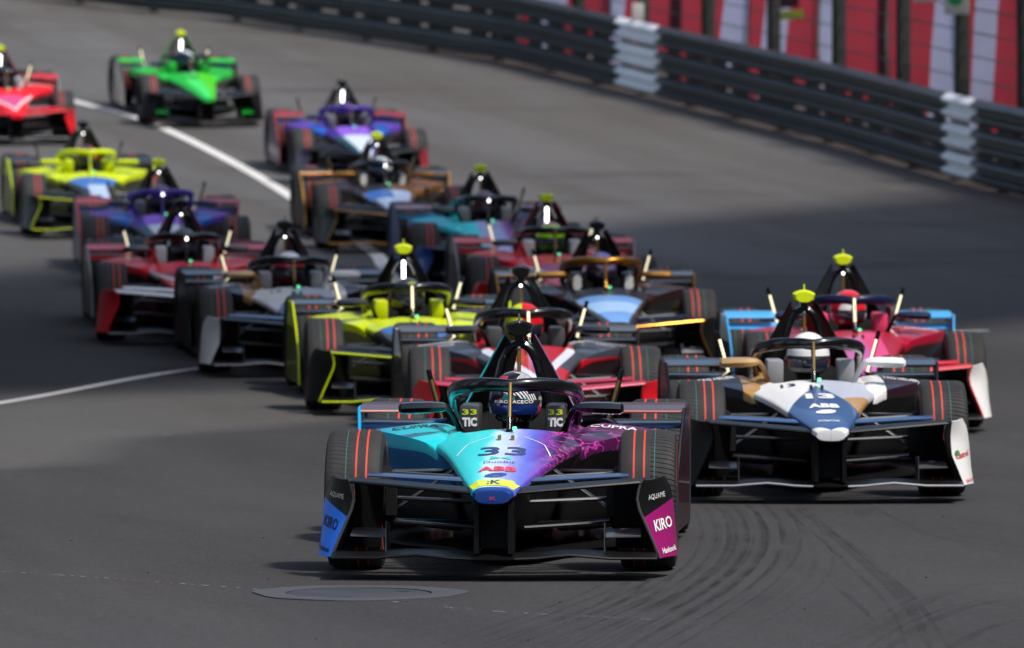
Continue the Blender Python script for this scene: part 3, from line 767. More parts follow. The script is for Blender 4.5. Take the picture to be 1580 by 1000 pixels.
def build_sidepod(s):
    S = [(0.62, (.25, .585), (.30, .574), (.340, .556), (.342, .524), (.29, .35), (.24, .14), (.18, .12)),
         (0.90, (.25, .622), (.37, .612), (.490, .590), (.492, .528), (.36, .36), (.31, .12), (.18, .10)),
         (1.18, (.25, .640), (.45, .630), (.660, .606), (.662, .532), (.50, .36), (.46, .10), (.18, .09)),
         (1.60, (.25, .648), (.50, .634), (.740, .604), (.742, .530), (.68, .36), (.66, .09), (.18, .08)),
         (2.05, (.25, .632), (.50, .614), (.740, .570), (.742, .500), (.70, .34), (.69, .09), (.18, .08)),
         (2.50, (.22, .570), (.38, .540), (.520, .490), (.522, .430), (.40, .28), (.36, .10), (.16, .09)),
         (3.15, (.10, .420), (.20, .390), (.280, .345), (.282, .300), (.22, .20), (.20, .12), (.08, .11))]
    mb = MB(); rings = [[(s * x, sc[0], z) for x, z in sc[1:]] for sc in S]; n = 7
    v = [p for r in rings for p in r]; f = []; m = []
    for i in range(len(rings) - 1):
        for k in range(n):
            q = (i * n + k, i * n + (k + 1) % n, (i + 1) * n + (k + 1) % n, (i + 1) * n + k)
            f.append(q); m.append(0 if k in (0, 1, 2) else 1)
    f.append(tuple(range(n))); m.append(1); f.append(tuple((len(rings) - 1) * n + k for k in range(n))); m.append(1)
    mb.v, mb.f, mb.m = v, f, m
    me = mb.mesh('sidepod', 2, smooth=False)
    def cr(a, b):
        if abs(a.y - b.y) > 1e-4:
            for sc in S:
                if abs(sc[0] - a.y) < 1e-4:
                    for j in (3, 4):
                        if abs(abs(a.x) - sc[j][0]) < 1e-4 and abs(a.z - sc[j][1]) < 1e-4: return .85
        return 0.
    return subsurf(me, 2, cr)
BODY = build_body(); G['body'] = BODY
G['pod_r'] = build_sidepod(1); G['pod_l'] = build_sidepod(-1)
TREE_BODY = bvh(BODY); TREE_PR = bvh(G['pod_r']); TREE_PL = bvh(G['pod_l'])

def side(name, f, nslots=1, sharp=35):
    a = f(); G[name + '_r'] = a.mesh(name, nslots, sharp); G[name + '_l'] = a.mirrored().mesh(name, nslots, sharp)

# floor and rear
mb = MB(); pl = [(0, .1), (.16, .3), (.30, .75), (.52, 1.08), (.70, 1.45), (.78, 1.70), (.78, 2.58), (.50, 2.66), (.46, 3.45), (0, 3.45)]
poly = pl + [(-x, y) for x, y in reversed(pl[1:-1])]
mb.prism(poly, 'z', .040, .056)
for x in (-.3, -.1, .1, .3): mb.box((x, 3.3, .13), (.012, .5, .15))
G['floor'] = mb.mesh('floor', 1)
mb = MB(); mb.bbox((0, 3.62, .34), (.13, .12, .13), .02); mb.bbox((0, 3.69, .34), (.07, .03, .10), .006, 1)
G['tail'] = mb.mesh('crash_structure', 2)
# main plane of the front wing, with its lip
def mp():
    A, B = [], []
    for x in [-.765, -.6, -.42, -.3, -.2, 0, .2, .3, .42, .6, .765]:
        r = .018 * math.exp(-((abs(x) - .36) / .12) ** 2)
        A.append((x, -.97 + .10 * abs(x), .105 + r)); B.append((x, -.60 + .06 * abs(x), .114 + r * .6))
    return MB().sheet(B, A, .02, k=5, arch=-.006)
G['main_plane'] = mp().mesh('main_plane', 1, 60)
side('flap', lambda: MB().sheet([(.11, -.66, .420), (.3, -.63, .434), (.5, -.58, .447), (.70, -.52, .458)], [(.11, -.90, .412), (.3, -.87, .428), (.5, -.81, .443), (.697, -.74, .455)], .020, k=4, arch=-.006), sharp=60)
side('flap2', lambda: MB().sheet([(.20, -.44, .462), (.4, -.42, .472), (.62, -.37, .480)], [(.16, -.58, .449), (.4, -.55, .461), (.62, -.50, .471)], .014, k=3, arch=-.004), sharp=60)
EL = [(.692, -.75, .468), (.678, -.745, .425), (.670, -.74, .38), (.680, -.735, .33), (.710, -.73, .26), (.745, -.725, .18), (.778, -.72, .098)]
ET = [(.790, -.44, .470), (.815, -.42, .425), (.825, -.41, .38), (.832, -.41, .33), (.838, -.41, .26), (.845, -.42, .18), (.852, -.44, .092)]
side('endplate', lambda: MB().sheet(ET, EL, .012, k=5, arch=-.02), sharp=60)
TREE_ER, TREE_EL = bvh(G['endplate_r']), bvh(G['endplate_l'])
side('ep_edge', lambda: MB().tube([(x - .003, y - .004, z) for x, y, z in EL], .007, 6))
side('flap_edge', lambda: MB().tube([(.11, -.903, .412), (.3, -.873, .428), (.5, -.813, .443), (.690, -.75, .456)], .0085, 6))
side('lip_edge', lambda: MB().tube([(x, -.972 + .10 * x, .106 + .018 * math.exp(-((x - .36) / .12) ** 2)) for x in (.1, .2, .28, .36, .44, .55, .765)], .0075, 6))
def wl_():
    m_ = MB(); m_.sheet([(.52, -.52, .222), (.68, -.50, .226)], [(.52, -.74, .196), (.685, -.73, .200)], .014, k=3, arch=-.005)
    m_.sheet([(.515, -.52, .25), (.515, -.52, .13)], [(.515, -.76, .27), (.515, -.78, .13)], .008, k=2); return m_
side('winglet', wl_, sharp=60)
side('vane', lambda: MB().sheet([(.678, -.56, .445), (.672, -.56, .36), (.70, -.56, .26), (.74, -.55, .13)], [(.545, -.44, .445), (.548, -.43, .36), (.553, -.43, .27), (.56, -.44, .13)], .008, k=4, arch=.02), sharp=60)
side('pylon', lambda: MB().prism([(-.93, .38), (-.94, .13), (-.66, .13), (-.60, .32)], 'x', .068, .092))
mb = MB(); mb.box((0, -.72, .235), (.13, .20, .17)); mb.lathe_x([(-.004, 0), (-.004, .012), (.004, .012), (.004, 0)], 14)
for i in range(len(mb.v) - 56, len(mb.v)):
    x, y, z = mb.v[i]; mb.v[i] = (y, -.823 + x, .25 + z)
G['tow'] = mb.mesh('tow_box', 1)
# suspension
def arm(a, b, r=.017): return MB().tube([a, b], r, 8, flat=(1.5, .75), up=(0, 0, 1))
ARMS = [((.15, -.16, .445), (.585, -.02, .465)), ((.22, .34, .455), (.585, .03, .465)), ((.13, -.22, .335), (.585, -.05, .345)),
        ((.11, -.30, .215), (.585, -.03, .232)), ((.17, .36, .20), (.585, .03, .232)), ((.21, .12, .495), (.57, 0, .25)),
        ((.22, 2.70, .40), (.57, 2.95, .44)), ((.16, 3.18, .36), (.57, 3.0, .44)), ((.24, 2.72, .22), (.57, 2.95, .22)), ((.16, 3.2, .22), (.57, 3.0, .22))]
for i, (a, b) in enumerate(ARMS): side('arm%d' % i, lambda: arm(a, b, .015 if i != 5 else .013))
def upright(y, rr):
    m_ = MB(); m_.lathe_x([(.52, .0), (.52, rr * .8), (.545, rr), (.60, rr), (.60, 0)], 24)
    m_.v = [(x, yy + y, z + (.335 if y < 1 else .352)) for x, yy, z in m_.v]; m_.box((.53, y - .10, .335), (.05, .12, .14)); return m_
side('upr_f', lambda: upright(0, .16)); side('upr_r', lambda: upright(2.97, .16))
# wheels (outward = +x)
def tyre(w, r):
    h = w / 2; prof = [(-h * .84, .212), (-h, .245), (-h * 1.03, r - .066), (-h * 1.02, r - .050), (-h * .95, r - .016), (-h * .80, r - .003), (-h * .515, r), (-h * .448, r), (-h * .152, r), (-h * .085, r), (h * .235, r), (h * .262, r), (h * .62, r - .0005),
                         (h * .80, r - .003), (h * .95, r - .016), (h * 1.02, r - .050), (h * 1.03, r - .066), (h, .245), (h * .84, .212)]
    mi = [0] * len(prof); mi[6] = 1; mi[8] = 1; mi[10] = 2
    m_ = MB(); n = 64; m_.lathe_x(prof, n, mi, closed=True)
    for i in range(len(m_.f)):                 # coloured arcs on both sidewalls
        row, k = divmod(i, n)
        if row in (2, 15) and (k % 32) >= 19 and (k % 32) <= 29: m_.m[i] = 1
    return m_.mesh('tyre', 3, 40)
G['tyre_f'] = tyre(.270, .335); G['tyre_r'] = tyre(.310, .352)
def rim(w):
    h = w / 2; m_ = MB()
    m_.lathe_x([(-h * .84, .214), (-h * .8, .200), (h * .45, .190), (h * .78, .202), (h * .84, .215), (h * .80, .217), (-h * .80, .217)], 40, closed=True)
    m_.lathe_x([(h * .30, 0), (h * .30, .06), (h * .40, .06), (h * .44, .035), (h * .44, 0)], 20)
    for k in range(10):
        a = 2 * math.pi * k / 10
        m_.box((h * .36, math.sin(a) * .122, math.cos(a) * .122), (.02, .028, .15), 0, Matrix.Rotation(-a, 3, 'X'))
    m_.lathe_x([(h * .1, 0), (h * .1, .17), (h * .16, .17), (h * .16, 0)], 28, [1, 1, 1])
    return m_.mesh('wheel', 2, 35)
G['rim_f'] = rim(.27); G['rim_r'] = rim(.31)
# cockpit furniture
def halo():
    H = [(.300, 1.66, .640), (.315, 1.58, .715), (.318, 1.46, .772), (.312, 1.28, .806), (.285, 1.10, .828), (.225, .96, .846), (.14, .875, .857), (.06, .835, .856), (0, .825, .848)]
    full = H + [(-x, y, z) for x, y, z in reversed(H[:-1])]
    rr = [.024, .028, .031, .033, .033, .033, .031, .029, .030]; m_ = MB()
    m_.tube(full, rr + rr[-2::-1], 12, flat=(.92, 1.12), up=(0, 0, 1))
    m_.tube([(0, .835, .845), (0, .80, .785), (0, .755, .70), (0, .715, .625)], [.022, .017, .018, .026], 10, flat=(.72, 1.5), up=(0, 0, 1))
    return m_.mesh('halo', 1, 60)
G['halo'] = halo()
G['halo_dot'] = MB().bbox((0, .786, .838), (.016, .018, .030), .006).mesh('light_strip', 1)
G['halo_led'] = MB().tube([(0, .796, .868), (0, .778, .815), (0, .752, .755), (0, .730, .700)], .0085, 8).mesh('light_strip', 1)
G['green_led'] = MB().bbox((.028, .66, .648), (.022, .03, .016), .005).mesh('indicator_light', 1)
G['nose_vents'] = MB().bbox((-.035, .42, .612), (.016, .06, .028), .005).bbox((.030, .42, .612), (.016, .06, .028), .005).mesh('pitot_pair', 1)
def hoop():
    H = [(.150, 1.86, .70), (.128, 1.85, .78), (.110, 1.84, .86), (.090, 1.83, .94), (.062, 1.83, .995), (.03, 1.83, 1.022), (0, 1.83, 1.030)]
    return MB().tube(H + [(-x, y, z) for x, y, z in reversed(H[:-1])], .0225, 10, up=(0, 1, 0)).mesh('roll_hoop', 1)
G['hoop'] = hoop()
def fin():
    return MB().sheet([(.076, 1.86, 1.072), (.155, 1.86, .93), (.238, 1.84, .78), (.318, 1.80, .63)], [(.030, 2.30, .985), (.055, 2.40, .88), (.085, 2.55, .77), (.13, 2.75, .62)], .012, k=3, arch=.012)
side('fin', fin, sharp=60)
side('fin_edge', lambda: MB().tube([(.078, 1.853, 1.075), (.158, 1.853, .932), (.241, 1.833, .782), (.321, 1.793, .632)], .0055, 6))
G['hoop_led'] = MB().tube([(0, 1.79, 1.00), (0, 1.79, .94), (0, 1.79, .86), (0, 1.79, .78)], .010, 8).mesh('light_strip', 1)
G['hoop_ledw'] = MB().bbox((0, 1.785, .945), (.026, .02, .15), .009).mesh('light_strip', 1)
G['hoop_dot'] = MB().bbox((0, 1.785, 1.008), (.018, .02, .018), .007).mesh('camera_lens', 1)
mb = MB(); hx = [(-.068, 1.126), (-.057, 1.086), (-.030, 1.070), (.030, 1.070), (.057, 1.086), (.068, 1.126), (.045, 1.139), (.018, 1.147), (-.018, 1.147), (-.045, 1.139)]
def hexring(y, s): return [(x * s, y, 1.10 + (z - 1.10) * s) for x, z in hx]
mb.loft([hexring(1.76, .80), hexring(1.785, 1.0), hexring(1.90, 1.0), hexring(1.98, .5)]); mb.box((0, 1.84, 1.045), (.045, .07, .06), 1)
G['tcam'] = mb.mesh('camera_pod', 2, smooth=False)
G['antenna'] = MB().tube([(0, 1.80, 1.13), (0, 1.80, 1.185)], [.0065, .005], 8).mesh('antenna', 1)
side('box', lambda: MB().bbox((.2145, 1.20, .668), (.100, .30, .160), .014))
side('mirror', lambda: MB().loft([[(x, .905 + yy * k, z0 + zz * k) for yy, zz in ((-.045, 0), (-.035, .027), (0, .034), (.05, .030), (.055, 0), (.05, -.026), (0, -.031), (-.035, -.024))] for x, k, z0 in ((.315, .45, .742), (.34, .75, .742), (.40, .95, .740), (.50, 1.0, .737), (.545, .9, .735), (.560, .5, .734))]))
side('mglass', lambda: MB().box((.47, .9615, .737), (.13, .004, .044)))
side('marm', lambda: MB().tube([(.252, 1.02, .600), (.272, .99, .655), (.297, .955, .71), (.318, .925, .738), (.345, .910, .743)], [.019, .016, .015, .016, .017], 8, flat=(1.0, 1.0)))
side('stick', lambda: MB().tube([(.425, 2.5, .565), (.505, 2.5, .865), (.5075, 2.5, .874)], [.014, .014, .012], 8, 0))
side('stick_led', lambda: MB().tube([(.434, 2.484, .615), (.490, 2.484, .820)], .0085, 8))
BOARD = [(1.68, .075), (1.72, .32), (1.90, .54), (2.00, .625), (2.06, .690), (2.40, .690), (2.55, .55), (2.60, .35), (2.60, .075)]
def board():
    m_ = MB(); n = len(BOARD)
    xf = lambda y: .805 + .045 * min(1, max(0, (y - 1.68) / .5))
    v = [(xf(y) + dx, y, z) for dx in (-.008, .008) for y, z in BOARD]
    f = [tuple(range(n)), tuple(range(2 * n - 1, n - 1, -1))] + [(i, n + i, n + (i + 1) % n, (i + 1) % n) for i in range(n)]
    m_.add(v, f); return m_
side('board', board)
side('board_edge', lambda: MB().tube([(.805 + .045 * min(1, max(0, (y - 1.68) / .5)), y - .006, z) for y, z in BOARD[:5]], .009, 6))
side('plank_u', lambda: MB().sheet([(.47, 2.42, .705), (.84, 2.42, .705)], [(.47, 2.14, .672), (.84, 2.10, .672)], .016, k=3, arch=-.004), sharp=60)
side('plank_d', lambda: MB().sheet([(.40, 2.36, .622), (.838, 2.36, .620)], [(.50, 2.14, .588), (.838, 2.06, .588)], .016, k=3, arch=-.004), sharp=60)
side('plank_edge', lambda: MB().tube([(.47, 2.135, .670), (.84, 2.095, .670)], .0085, 6))
mb = MB(); n_ = 20
mb.tube([(math.cos(2 * math.pi * k / n_) * .13, .965 + .03 * math.sin(2 * math.pi * k / n_), .50 + math.sin(2 * math.pi * k / n_) * .075) for k in range(n_ + 1)], .014, 8); mb.box((0, .96, .50), (.16, .03, .08))
G['steer'] = mb.mesh('steering_wheel', 1)

# the driver: one skinned figure, helmet and visor on top of it
def build_driver():
    V, E, RR = [], [], []
    def j(p, r, parent=None):
        V.append(p); RR.append(r)
        if parent is not None: E.append((parent, len(V) - 1))
        return len(V) - 1
    pel = j((0, 1.52, .22), .13); wa = j((0, 1.52, .36), .125, pel); ch = j((0, 1.47, .47), .135, wa); nk = j((0, 1.41, .575), .06, ch); hd = j((0, 1.36, .68), .085, nk); j((0, 1.35, .79), .085, hd)
    for s in (-1, 1):
        sh = j((s * .165, 1.45, .505), .062, ch); el = j((s * .185, 1.22, .39), .045, sh); wr = j((s * .15, 1.04, .485), .030, el); pa = j((s * .135, .99, .50), .030, wr)
        for q in range(4):
            a = j((s * .138, .955, .527 - q * .02), .0095, pa); b = j((s * .118, .935, .527 - q * .02), .009, a); j((s * .100, .952, .527 - q * .02), .008, b)
        th = j((s * .11, .995, .535), .010, pa); j((s * .108, .972, .552), .009, th)
        hp = j((s * .09, 1.42, .21), .085, pel); kn = j((s * .10, 1.02, .34), .062, hp); an = j((s * .09, .60, .25), .043, kn); ft = j((s * .09, .50, .30), .035, an)
    me = bpy.data.meshes.new('driver'); me.from_pydata(V, E, []); o = bpy.data.objects.new('tmp', me); COL.objects.link(o)
    md = o.modifiers.new('k', 'SKIN'); sv = me.skin_vertices[0].data if me.skin_vertices else None
    if sv is None:
        me.attributes.new('skin', 'FLOAT_VECTOR', 'POINT')
    dg = bpy.context.evaluated_depsgraph_get(); dg.update()
    sv = me.skin_vertices[0].data
    for i, r in enumerate(RR): sv[i].radius = (r, r); sv[i].use_root = (i == 0)
    m2 = o.modifiers.new('s', 'SUBSURF'); m2.levels = 1; m2.render_levels = 1
    dg = bpy.context.evaluated_depsgraph_get(); dg.update()
    r = bpy.data.meshes.new_from_object(o.evaluated_get(dg)); bpy.data.objects.remove(o)
    r.polygons.foreach_set('use_smooth', [True] * len(r.polygons)); r.name = 'driver'
    if not r.materials: r.materials.append(None)
    return r
def sphere_part(rx, ry, rz, keep, off=0., n=36, k=22, jaw=True):
    vs, fs, idx = [], [], {}
    def co(i, jx):
        th = math.pi * i / k; ph = 2 * math.pi * jx / n
        x, y, z = math.sin(th) * math.cos(ph), math.sin(th) * math.sin(ph), math.cos(th)
        fz = 1.0
        if jaw and z < 0:                                    # helmet jaw: straighter sides, chin pushed forward
            e = 1 + .28 * (-z) ** 1.2; x *= e; y *= e
            if y < 0: y *= 1 + .16 * (-z)
            z *= .92
        return (x * (rx + off), y * (ry + off), z * (rz + off))
    for i in range(k):
        for jx in range(n):
            th = (i + .5) / k * 180; ph = (jx + .5) / n * 360
            if not keep(th, ph): continue
            q = []
            for a, b in ((i, jx), (i + 1, jx), (i + 1, (jx + 1) % n), (i, (jx + 1) % n)):
                if (a, b) not in idx: idx[(a, b)] = len(vs); vs.append(co(a, b))
                q.append(idx[(a, b)])
            fs.append(q)
    return vs, fs
DRV = build_driver()
HC = Vector((0, 1.345, .765))
mb = MB(); v, f = sphere_part(.131, .150, .142, lambda t, p: t < 150); mb.add([Vector(p) + HC for p in v], f)
G['helmet'] = mb.mesh('helmet', 1, 60)
mb = MB(); v, f = sphere_part(.131, .150, .142, lambda t, p: 98 < t < 122 and 210 < p < 330, .004); mb.add([Vector(p) + HC for p in v], f)
G['visor'] = mb.mesh('visor', 1, 60)
mb = MB(); v, f = sphere_part(.131, .150, .142, lambda t, p: 88 < t < 97 and 200 < p < 340, .006); mb.add([Vector(p) + HC for p in v], f)
G['vstrip'] = mb.mesh('visor_strip', 1, 60)
TREE_H = bvh(G['vstrip'])

# ------------------------------------------------------------------ putting one car together
def Lc(car, k): return car['c'].get(k)
DEFAULT = dict(under=CARBON, pod=None, podside=CARBON, board=(CARBON, CARBON), board_edge=CARBON, plank=(GLOSSBLACK, GLOSSBLACK), plank_edge=CARBON,
               flap=CARBON, edge=CARBON, lip=CARBON, endplate=(CARBON, CARBON), ep_edge=CARBON, winglet=CARBON, mirror=(GLOSSBLACK, GLOSSBLACK), marm=GLOSSBLACK,
               box=GLOSSBLACK, halo=GLOSSBLACK, hoop=GLOSSBLACK, fin=CARBON, fin_edge=(CARBON, CARBON), tcam=GLOSSBLACK, led='dot', stick=True,
               helmet=None, vstrip=None, hled=GOLD, arm=GREYARM, green=True)
def make_car(x, d, yaw, label, group, **kw):
    """x, d: front axle on the street; yaw in degrees, positive turns the nose to the picture's right"""
    c = dict(DEFAULT); c.update(kw)
    y0 = d
    sl = math.atan((gz(d + 2.97) - gz(d)) / 2.97)
    root = empty('racing_car', (x, y0, gz(y0) + .001), (sl, 0, R(yaw)))
    tag(root, label, 'racing car', group)
    p = lambda n, k, m, par=root: put(n, G[k], m, par)
    body = p('body_shell', 'body', [c['body'], c['under'], INTERIOR])
    p('pitot_pair', 'nose_vents', c.get('pitot', GOLD), body); 
    if c['green']: p('indicator_light', 'green_led', LEDGREEN, body)
    pod = c['pod'] or c['body']
    pods = pod if isinstance(pod, (list, tuple)) else (pod, pod)
    pr = {}
    pr['l'] = p('sidepod', 'pod_l', [pods[0], c['podside']]); pr['r'] = p('sidepod', 'pod_r', [pods[1], c['podside']])
    p('floor', 'floor', CARBON); p('crash_structure', 'tail', [CARBON, P('rain_light', (.4, .01, .01), .3)])
    wing = p('front_wing', 'main_plane', CARBON)
    eps = {}
    for i, s in enumerate('lr'):
        p('wing_flap', 'flap_' + s, c['flap'], wing); p('wing_flap', 'flap2_' + s, c.get('flap2', c['flap']), wing)
        eps[s] = p('endplate', 'endplate_' + s, c['endplate'][i], wing)
        p('endplate_trim', 'ep_edge_' + s, c['ep_edge'], wing); p('flap_trim', 'flap_edge_' + s, c['edge'], wing); p('lip_trim', 'lip_edge_' + s, c['lip'], wing)
        p('winglet', 'winglet_' + s, c['winglet'], wing); p('pylon', 'pylon_' + s, CARBON, wing); p('turning_vane', 'vane_' + s, CARBON, wing)
    p('tow_box', 'tow', MATBLACK, wing)
    for s in 'lr':
        for i in range(len(ARMS)): p('suspension_arm', 'arm%d_%s' % (i, s), c['arm'])
        p('upright', 'upr_f_' + s, MATBLACK); p('upright', 'upr_r_' + s, MATBLACK)
    for (wx, wy, k, rr) in ((-.705, 0, 'f', .335), (.705, 0, 'f', .335), (-.695, 2.97, 'r', .352), (.695, 2.97, 'r', .352)):
        w = put('wheel', G['rim_' + k], [GLOSSBLACK, STEEL], root, (wx, wy, rr), (random.uniform(-.3, .3), 0, math.pi if wx < 0 else 0))
        w.rotation_mode = 'ZYX' if False else 'XYZ'
        w.rotation_euler = (0, 0, math.pi if wx < 0 else 0)
        put('tyre', G['tyre_' + k], [TYRE, RED_S, TEAL_S], w)
    h = p('halo', 'halo', c['halo']); p('light_strip', 'halo_dot' if c['hled'] is LEDW else 'halo_led', c['hled'], h)
    hp = p('roll_hoop', 'hoop', c['hoop'])
    if c['led'] == 'strip': p('light_strip', 'hoop_ledw', LEDW, hp)
    else: p('light_strip', 'hoop_led', GOLD, hp); p('camera_lens', 'hoop_dot', LEDW if c['led'] == 'dot' else STEEL, hp)
    t = p('camera_pod', 'tcam', [c['tcam'], GLOSSBLACK]); p('antenna', 'antenna', STEEL if c['tcam'] is GLOSSBLACK else c['tcam'], t)
    boxes = {}
    for i, s in enumerate('lr'):
        p('roll_hoop_fin', 'fin_' + s, c['fin']); p('fin_trim', 'fin_edge_' + s, c['fin_edge'][i])
        boxes[s] = p('headrest_block', 'box_' + s, c['box'])
        mi = p('mirror', 'mirror_' + s, c['mirror'][i]); p('mirror_glass', 'mglass_' + s, MIRRORG, mi); p('mirror_arm', 'marm_' + s, c['marm'] if not isinstance(c['marm'], tuple) else c['marm'][i], mi)
        st = p('light_stick', 'stick_' + s, GLOSSBLACK); p('light_strip', 'stick_led_' + s, LEDG if c['stick'] == 'lit' else GOLD, st)
        b = p('side_board', 'board_' + s, c['board'][i]); p('board_trim', 'board_edge_' + s, c['board_edge'] if not isinstance(c['board_edge'], tuple) else c['board_edge'][i], b)
        p('rear_winglet', 'plank_u_' + s, c['plank'][0], b); p('rear_winglet', 'plank_d_' + s, c['plank'][1], b); p('winglet_trim', 'plank_edge_' + s, c['plank_edge'], b)
    p('steering_wheel', 'steer', MATBLACK)
    # the driver is a person of his own, sitting in the car
    drv = put('person', DRV, c.get('suit', SUIT)); drv.matrix_world = root.matrix_basis.copy()
    tag(drv, c['driver'], 'person', 'drivers seated in the racing cars')
    hm = put('helmet', G['helmet'], c['helmet'] or GLOSSBLACK, drv)
    put('visor', G['visor'], c.get('visor', VISOR), hm); put('visor_strip', G['vstrip'], c['vstrip'] or TBLACK, hm)
    return dict(root=root, body=body, pods=pr, wing=wing, ep=eps, box=boxes, helmet=hm, c=c)

DOWN = (0, 0, -1)
def nose_text(car, txt, mat, y, w, ln, bold=.02, x=0., shear=0., cuts=1):
    return lettering(car['body'], txt, mat, (x, y, 1.4), (w, 0, 0), (0, ln, 0), DOWN, TREE_BODY, bold=bold, shear=shear, cuts=cuts, off=.0035)
def nose_patch(car, poly, mat, name='nose_panel', off=.002):
    return patch(car['body'], [(x, y) for x, y in poly], mat, (0, 0, 1.4), (1, 0, 0), (0, 1, 0), DOWN, TREE_BODY, name=name, cuts=5, off=off)
def pod_text(car, s, txt, mat, x, y, w, ln, rot=0., bold=.02):
    r = Matrix.Rotation(R(rot), 3, 'Z')
    return lettering(car['pods'][s], txt, mat, (x, y, 1.4), r @ Vector((w, 0, 0)), r @ Vector((0, ln, 0)), DOWN, TREE_PR if s == 'r' else TREE_PL, bold=bold, cuts=1, off=.004)
def ep_text(car, s, txt, mat, x, z, w, h, ang=0., bold=.02, dirv=None):
    q = 1 if s == 'r' else -1
    r = Matrix.Rotation(R(ang), 3, 'Y')
    # seen from in front of the car; the sheet recedes outward, so the letters are laid on along the line of sight
    return lettering(car['ep'][s], txt, mat, (q * x, -1.4, z), r @ Vector((w, 0, 0)), r @ Vector((0, 0, h)), (0, 1, 0), TREE_ER if s == 'r' else TREE_EL, bold=bold, cuts=1, off=.003)
def box_text(car, s, txt, mat, z, w, h, bold=.02, x=.2145):
    q = 1 if s == 'r' else -1
    return lettering(car['box'][s], txt, mat, (q * x, 1.05, z), (w, 0, 0), (0, 0, h), (0, 1, 0), None, bold=bold, off=.003)

# ------------------------------------------------------------------ liveries
X = lambda a, d: (a, 0, 0, d, False)          # plane helpers: a*x + d > 0
def pl(ax, ay, az, d, ab=False): return (ax, ay, az, d, ab)
BLK = (.006, .006, .0065)
TEAL = lin('#1cc0c9'); LAV = lin('#aab4e2'); PERI = lin('#5a66d0'); VIOL = lin('#5b2a9a'); DPUR = lin('#2a0a30'); MAROON = lin('#3a0f1c'); MAG = lin('#d044b4')
KIRO_RAMP = [(-.8, lin('#0f86b8')), (-.45, TEAL), (-.09, lin('#34d2d6')), (-.045, lin('#bfe0f0')), (.03, lin('#b4c0f0')), (.055, lin('#8d98ec')), (.12, PERI), (.19, VIOL), (.26, DPUR), (.42, lin('#4d0f45')), (.8, MAROON)]
KIRO = livery('livery_teal_purple', None, layers=[(lin('#1c3c80'), [(0, -1, 0, -.955, False)])], ramp=KIRO_RAMP, veins=(MAG, .10), coat=.2)
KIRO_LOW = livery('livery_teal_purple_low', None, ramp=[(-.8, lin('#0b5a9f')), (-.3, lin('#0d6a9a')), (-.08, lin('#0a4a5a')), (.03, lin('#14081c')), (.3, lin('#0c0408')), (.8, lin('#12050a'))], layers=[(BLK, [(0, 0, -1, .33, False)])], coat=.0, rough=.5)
YB = NEON
def ep_livery(name, base, tip, z=.30, slope=1.1):
    # the tip field: low and outboard of a slanting line
    return livery(name, base, [(tip, [pl(.6, 0, -1, .29 - .42, True)])], coat=.2)
whited = lin('#dcdcdc'); navy = lin('#2c4d7c'); gold = lin('#a8814e'); darkn = lin('#15192a')
def helm(name, cols, scale=9., kind='vor'):
    if name in MATS: return MATS[name]
    m, nt, b = new_mat(name); N = nt.nodes.new; L = nt.links.new
    tc = N('ShaderNodeTexCoord'); cr = N('ShaderNodeValToRGB'); cr.color_ramp.interpolation = 'CONSTANT'
    if kind == 'vor':
        v = N('ShaderNodeTexVoronoi'); v.inputs['Scale'].default_value = scale; L(tc.outputs['Object'], v.inputs['Vector'])
        sp = N('ShaderNodeSeparateColor'); L(v.outputs['Color'], sp.inputs[0]); L(sp.outputs[0], cr.inputs[0])
    else:
        sp = N('ShaderNodeSeparateXYZ'); L(tc.outputs['Object'], sp.inputs[0])
        mr = N('ShaderNodeMapRange'); mr.inputs['From Min'].default_value = .64; mr.inputs['From Max'].default_value = .905; L(sp.outputs[2], mr.inputs['Value'])
        L(mr.outputs[0], cr.inputs[0])
    el = cr.color_ramp.elements
    while len(el) > 1: el.remove(el[-1])
    for i, c in enumerate(cols):
        pos = c[0] if isinstance(c, tuple) and isinstance(c[1], tuple) else i / len(cols); col = c[1] if isinstance(c[1], tuple) else c
        e = el[0] if i == 0 else el.new(pos); e.position = pos; e.color = (*col, 1)
    cur = cr.outputs[0]
    if name == 'helmet_pattern':                 # fine black and white stripes inside some of the fields
        wv = N('ShaderNodeTexWave'); wv.inputs['Scale'].default_value = 26; wv.wave_type = 'BANDS'; wv.bands_direction = 'DIAGONAL'; wv.inputs['Distortion'].default_value = 2.5
        L(tc.outputs['Object'], wv.inputs['Vector']); cw = N('ShaderNodeValToRGB'); cw.color_ramp.interpolation = 'CONSTANT'
        cw.color_ramp.elements[0].color = (.01, .01, .012, 1); cw.color_ramp.elements[1].color = (.7, .7, .7, 1); cw.color_ramp.elements[1].position = .5
        L(wv.outputs[0], cw.inputs[0]); gt = N('ShaderNodeMath'); gt.operation = 'GREATER_THAN'; gt.inputs[1].default_value = .58; L(sp.outputs[1], gt.inputs[0])
        mx = N('ShaderNodeMix'); mx.data_type = 'RGBA'; L(gt.outputs[0], mx.inputs['Factor']); L(cur, mx.inputs['A']); L(cw.outputs[0], mx.inputs['B']); cur = mx.outputs['Result']
    L(cur, b.inputs['Base Color']); b.inputs['Roughness'].default_value = .25; b.inputs['Coat Weight'].default_value = .6
    MATS[name] = m; return m
bk = (.012, .012, .014); wt = (.75, .75, .75)
H_PAT = helm('helmet_pattern', [bk, lin('#c02038'), bk, lin('#0f6f7c'), lin('#1b2350'), bk, lin('#b03050'), wt, bk], 19.)
H_WR = helm('helmet_white_red', [(0., bk), (.10, wt), (.20, lin('#a01018')), (.45, wt)], kind='band')
H_RED = helm('helmet_red_blue', [lin('#c01a20'), lin('#c01a20'), wt, lin('#5fb0c8'), bk, lin('#d02028')], 9.)
H_NEONRED = livery('helmet_neon_red', lin('#c0141c'), [(lin('#b8cc10'), [pl(-1, 0, 0, -.02)])])
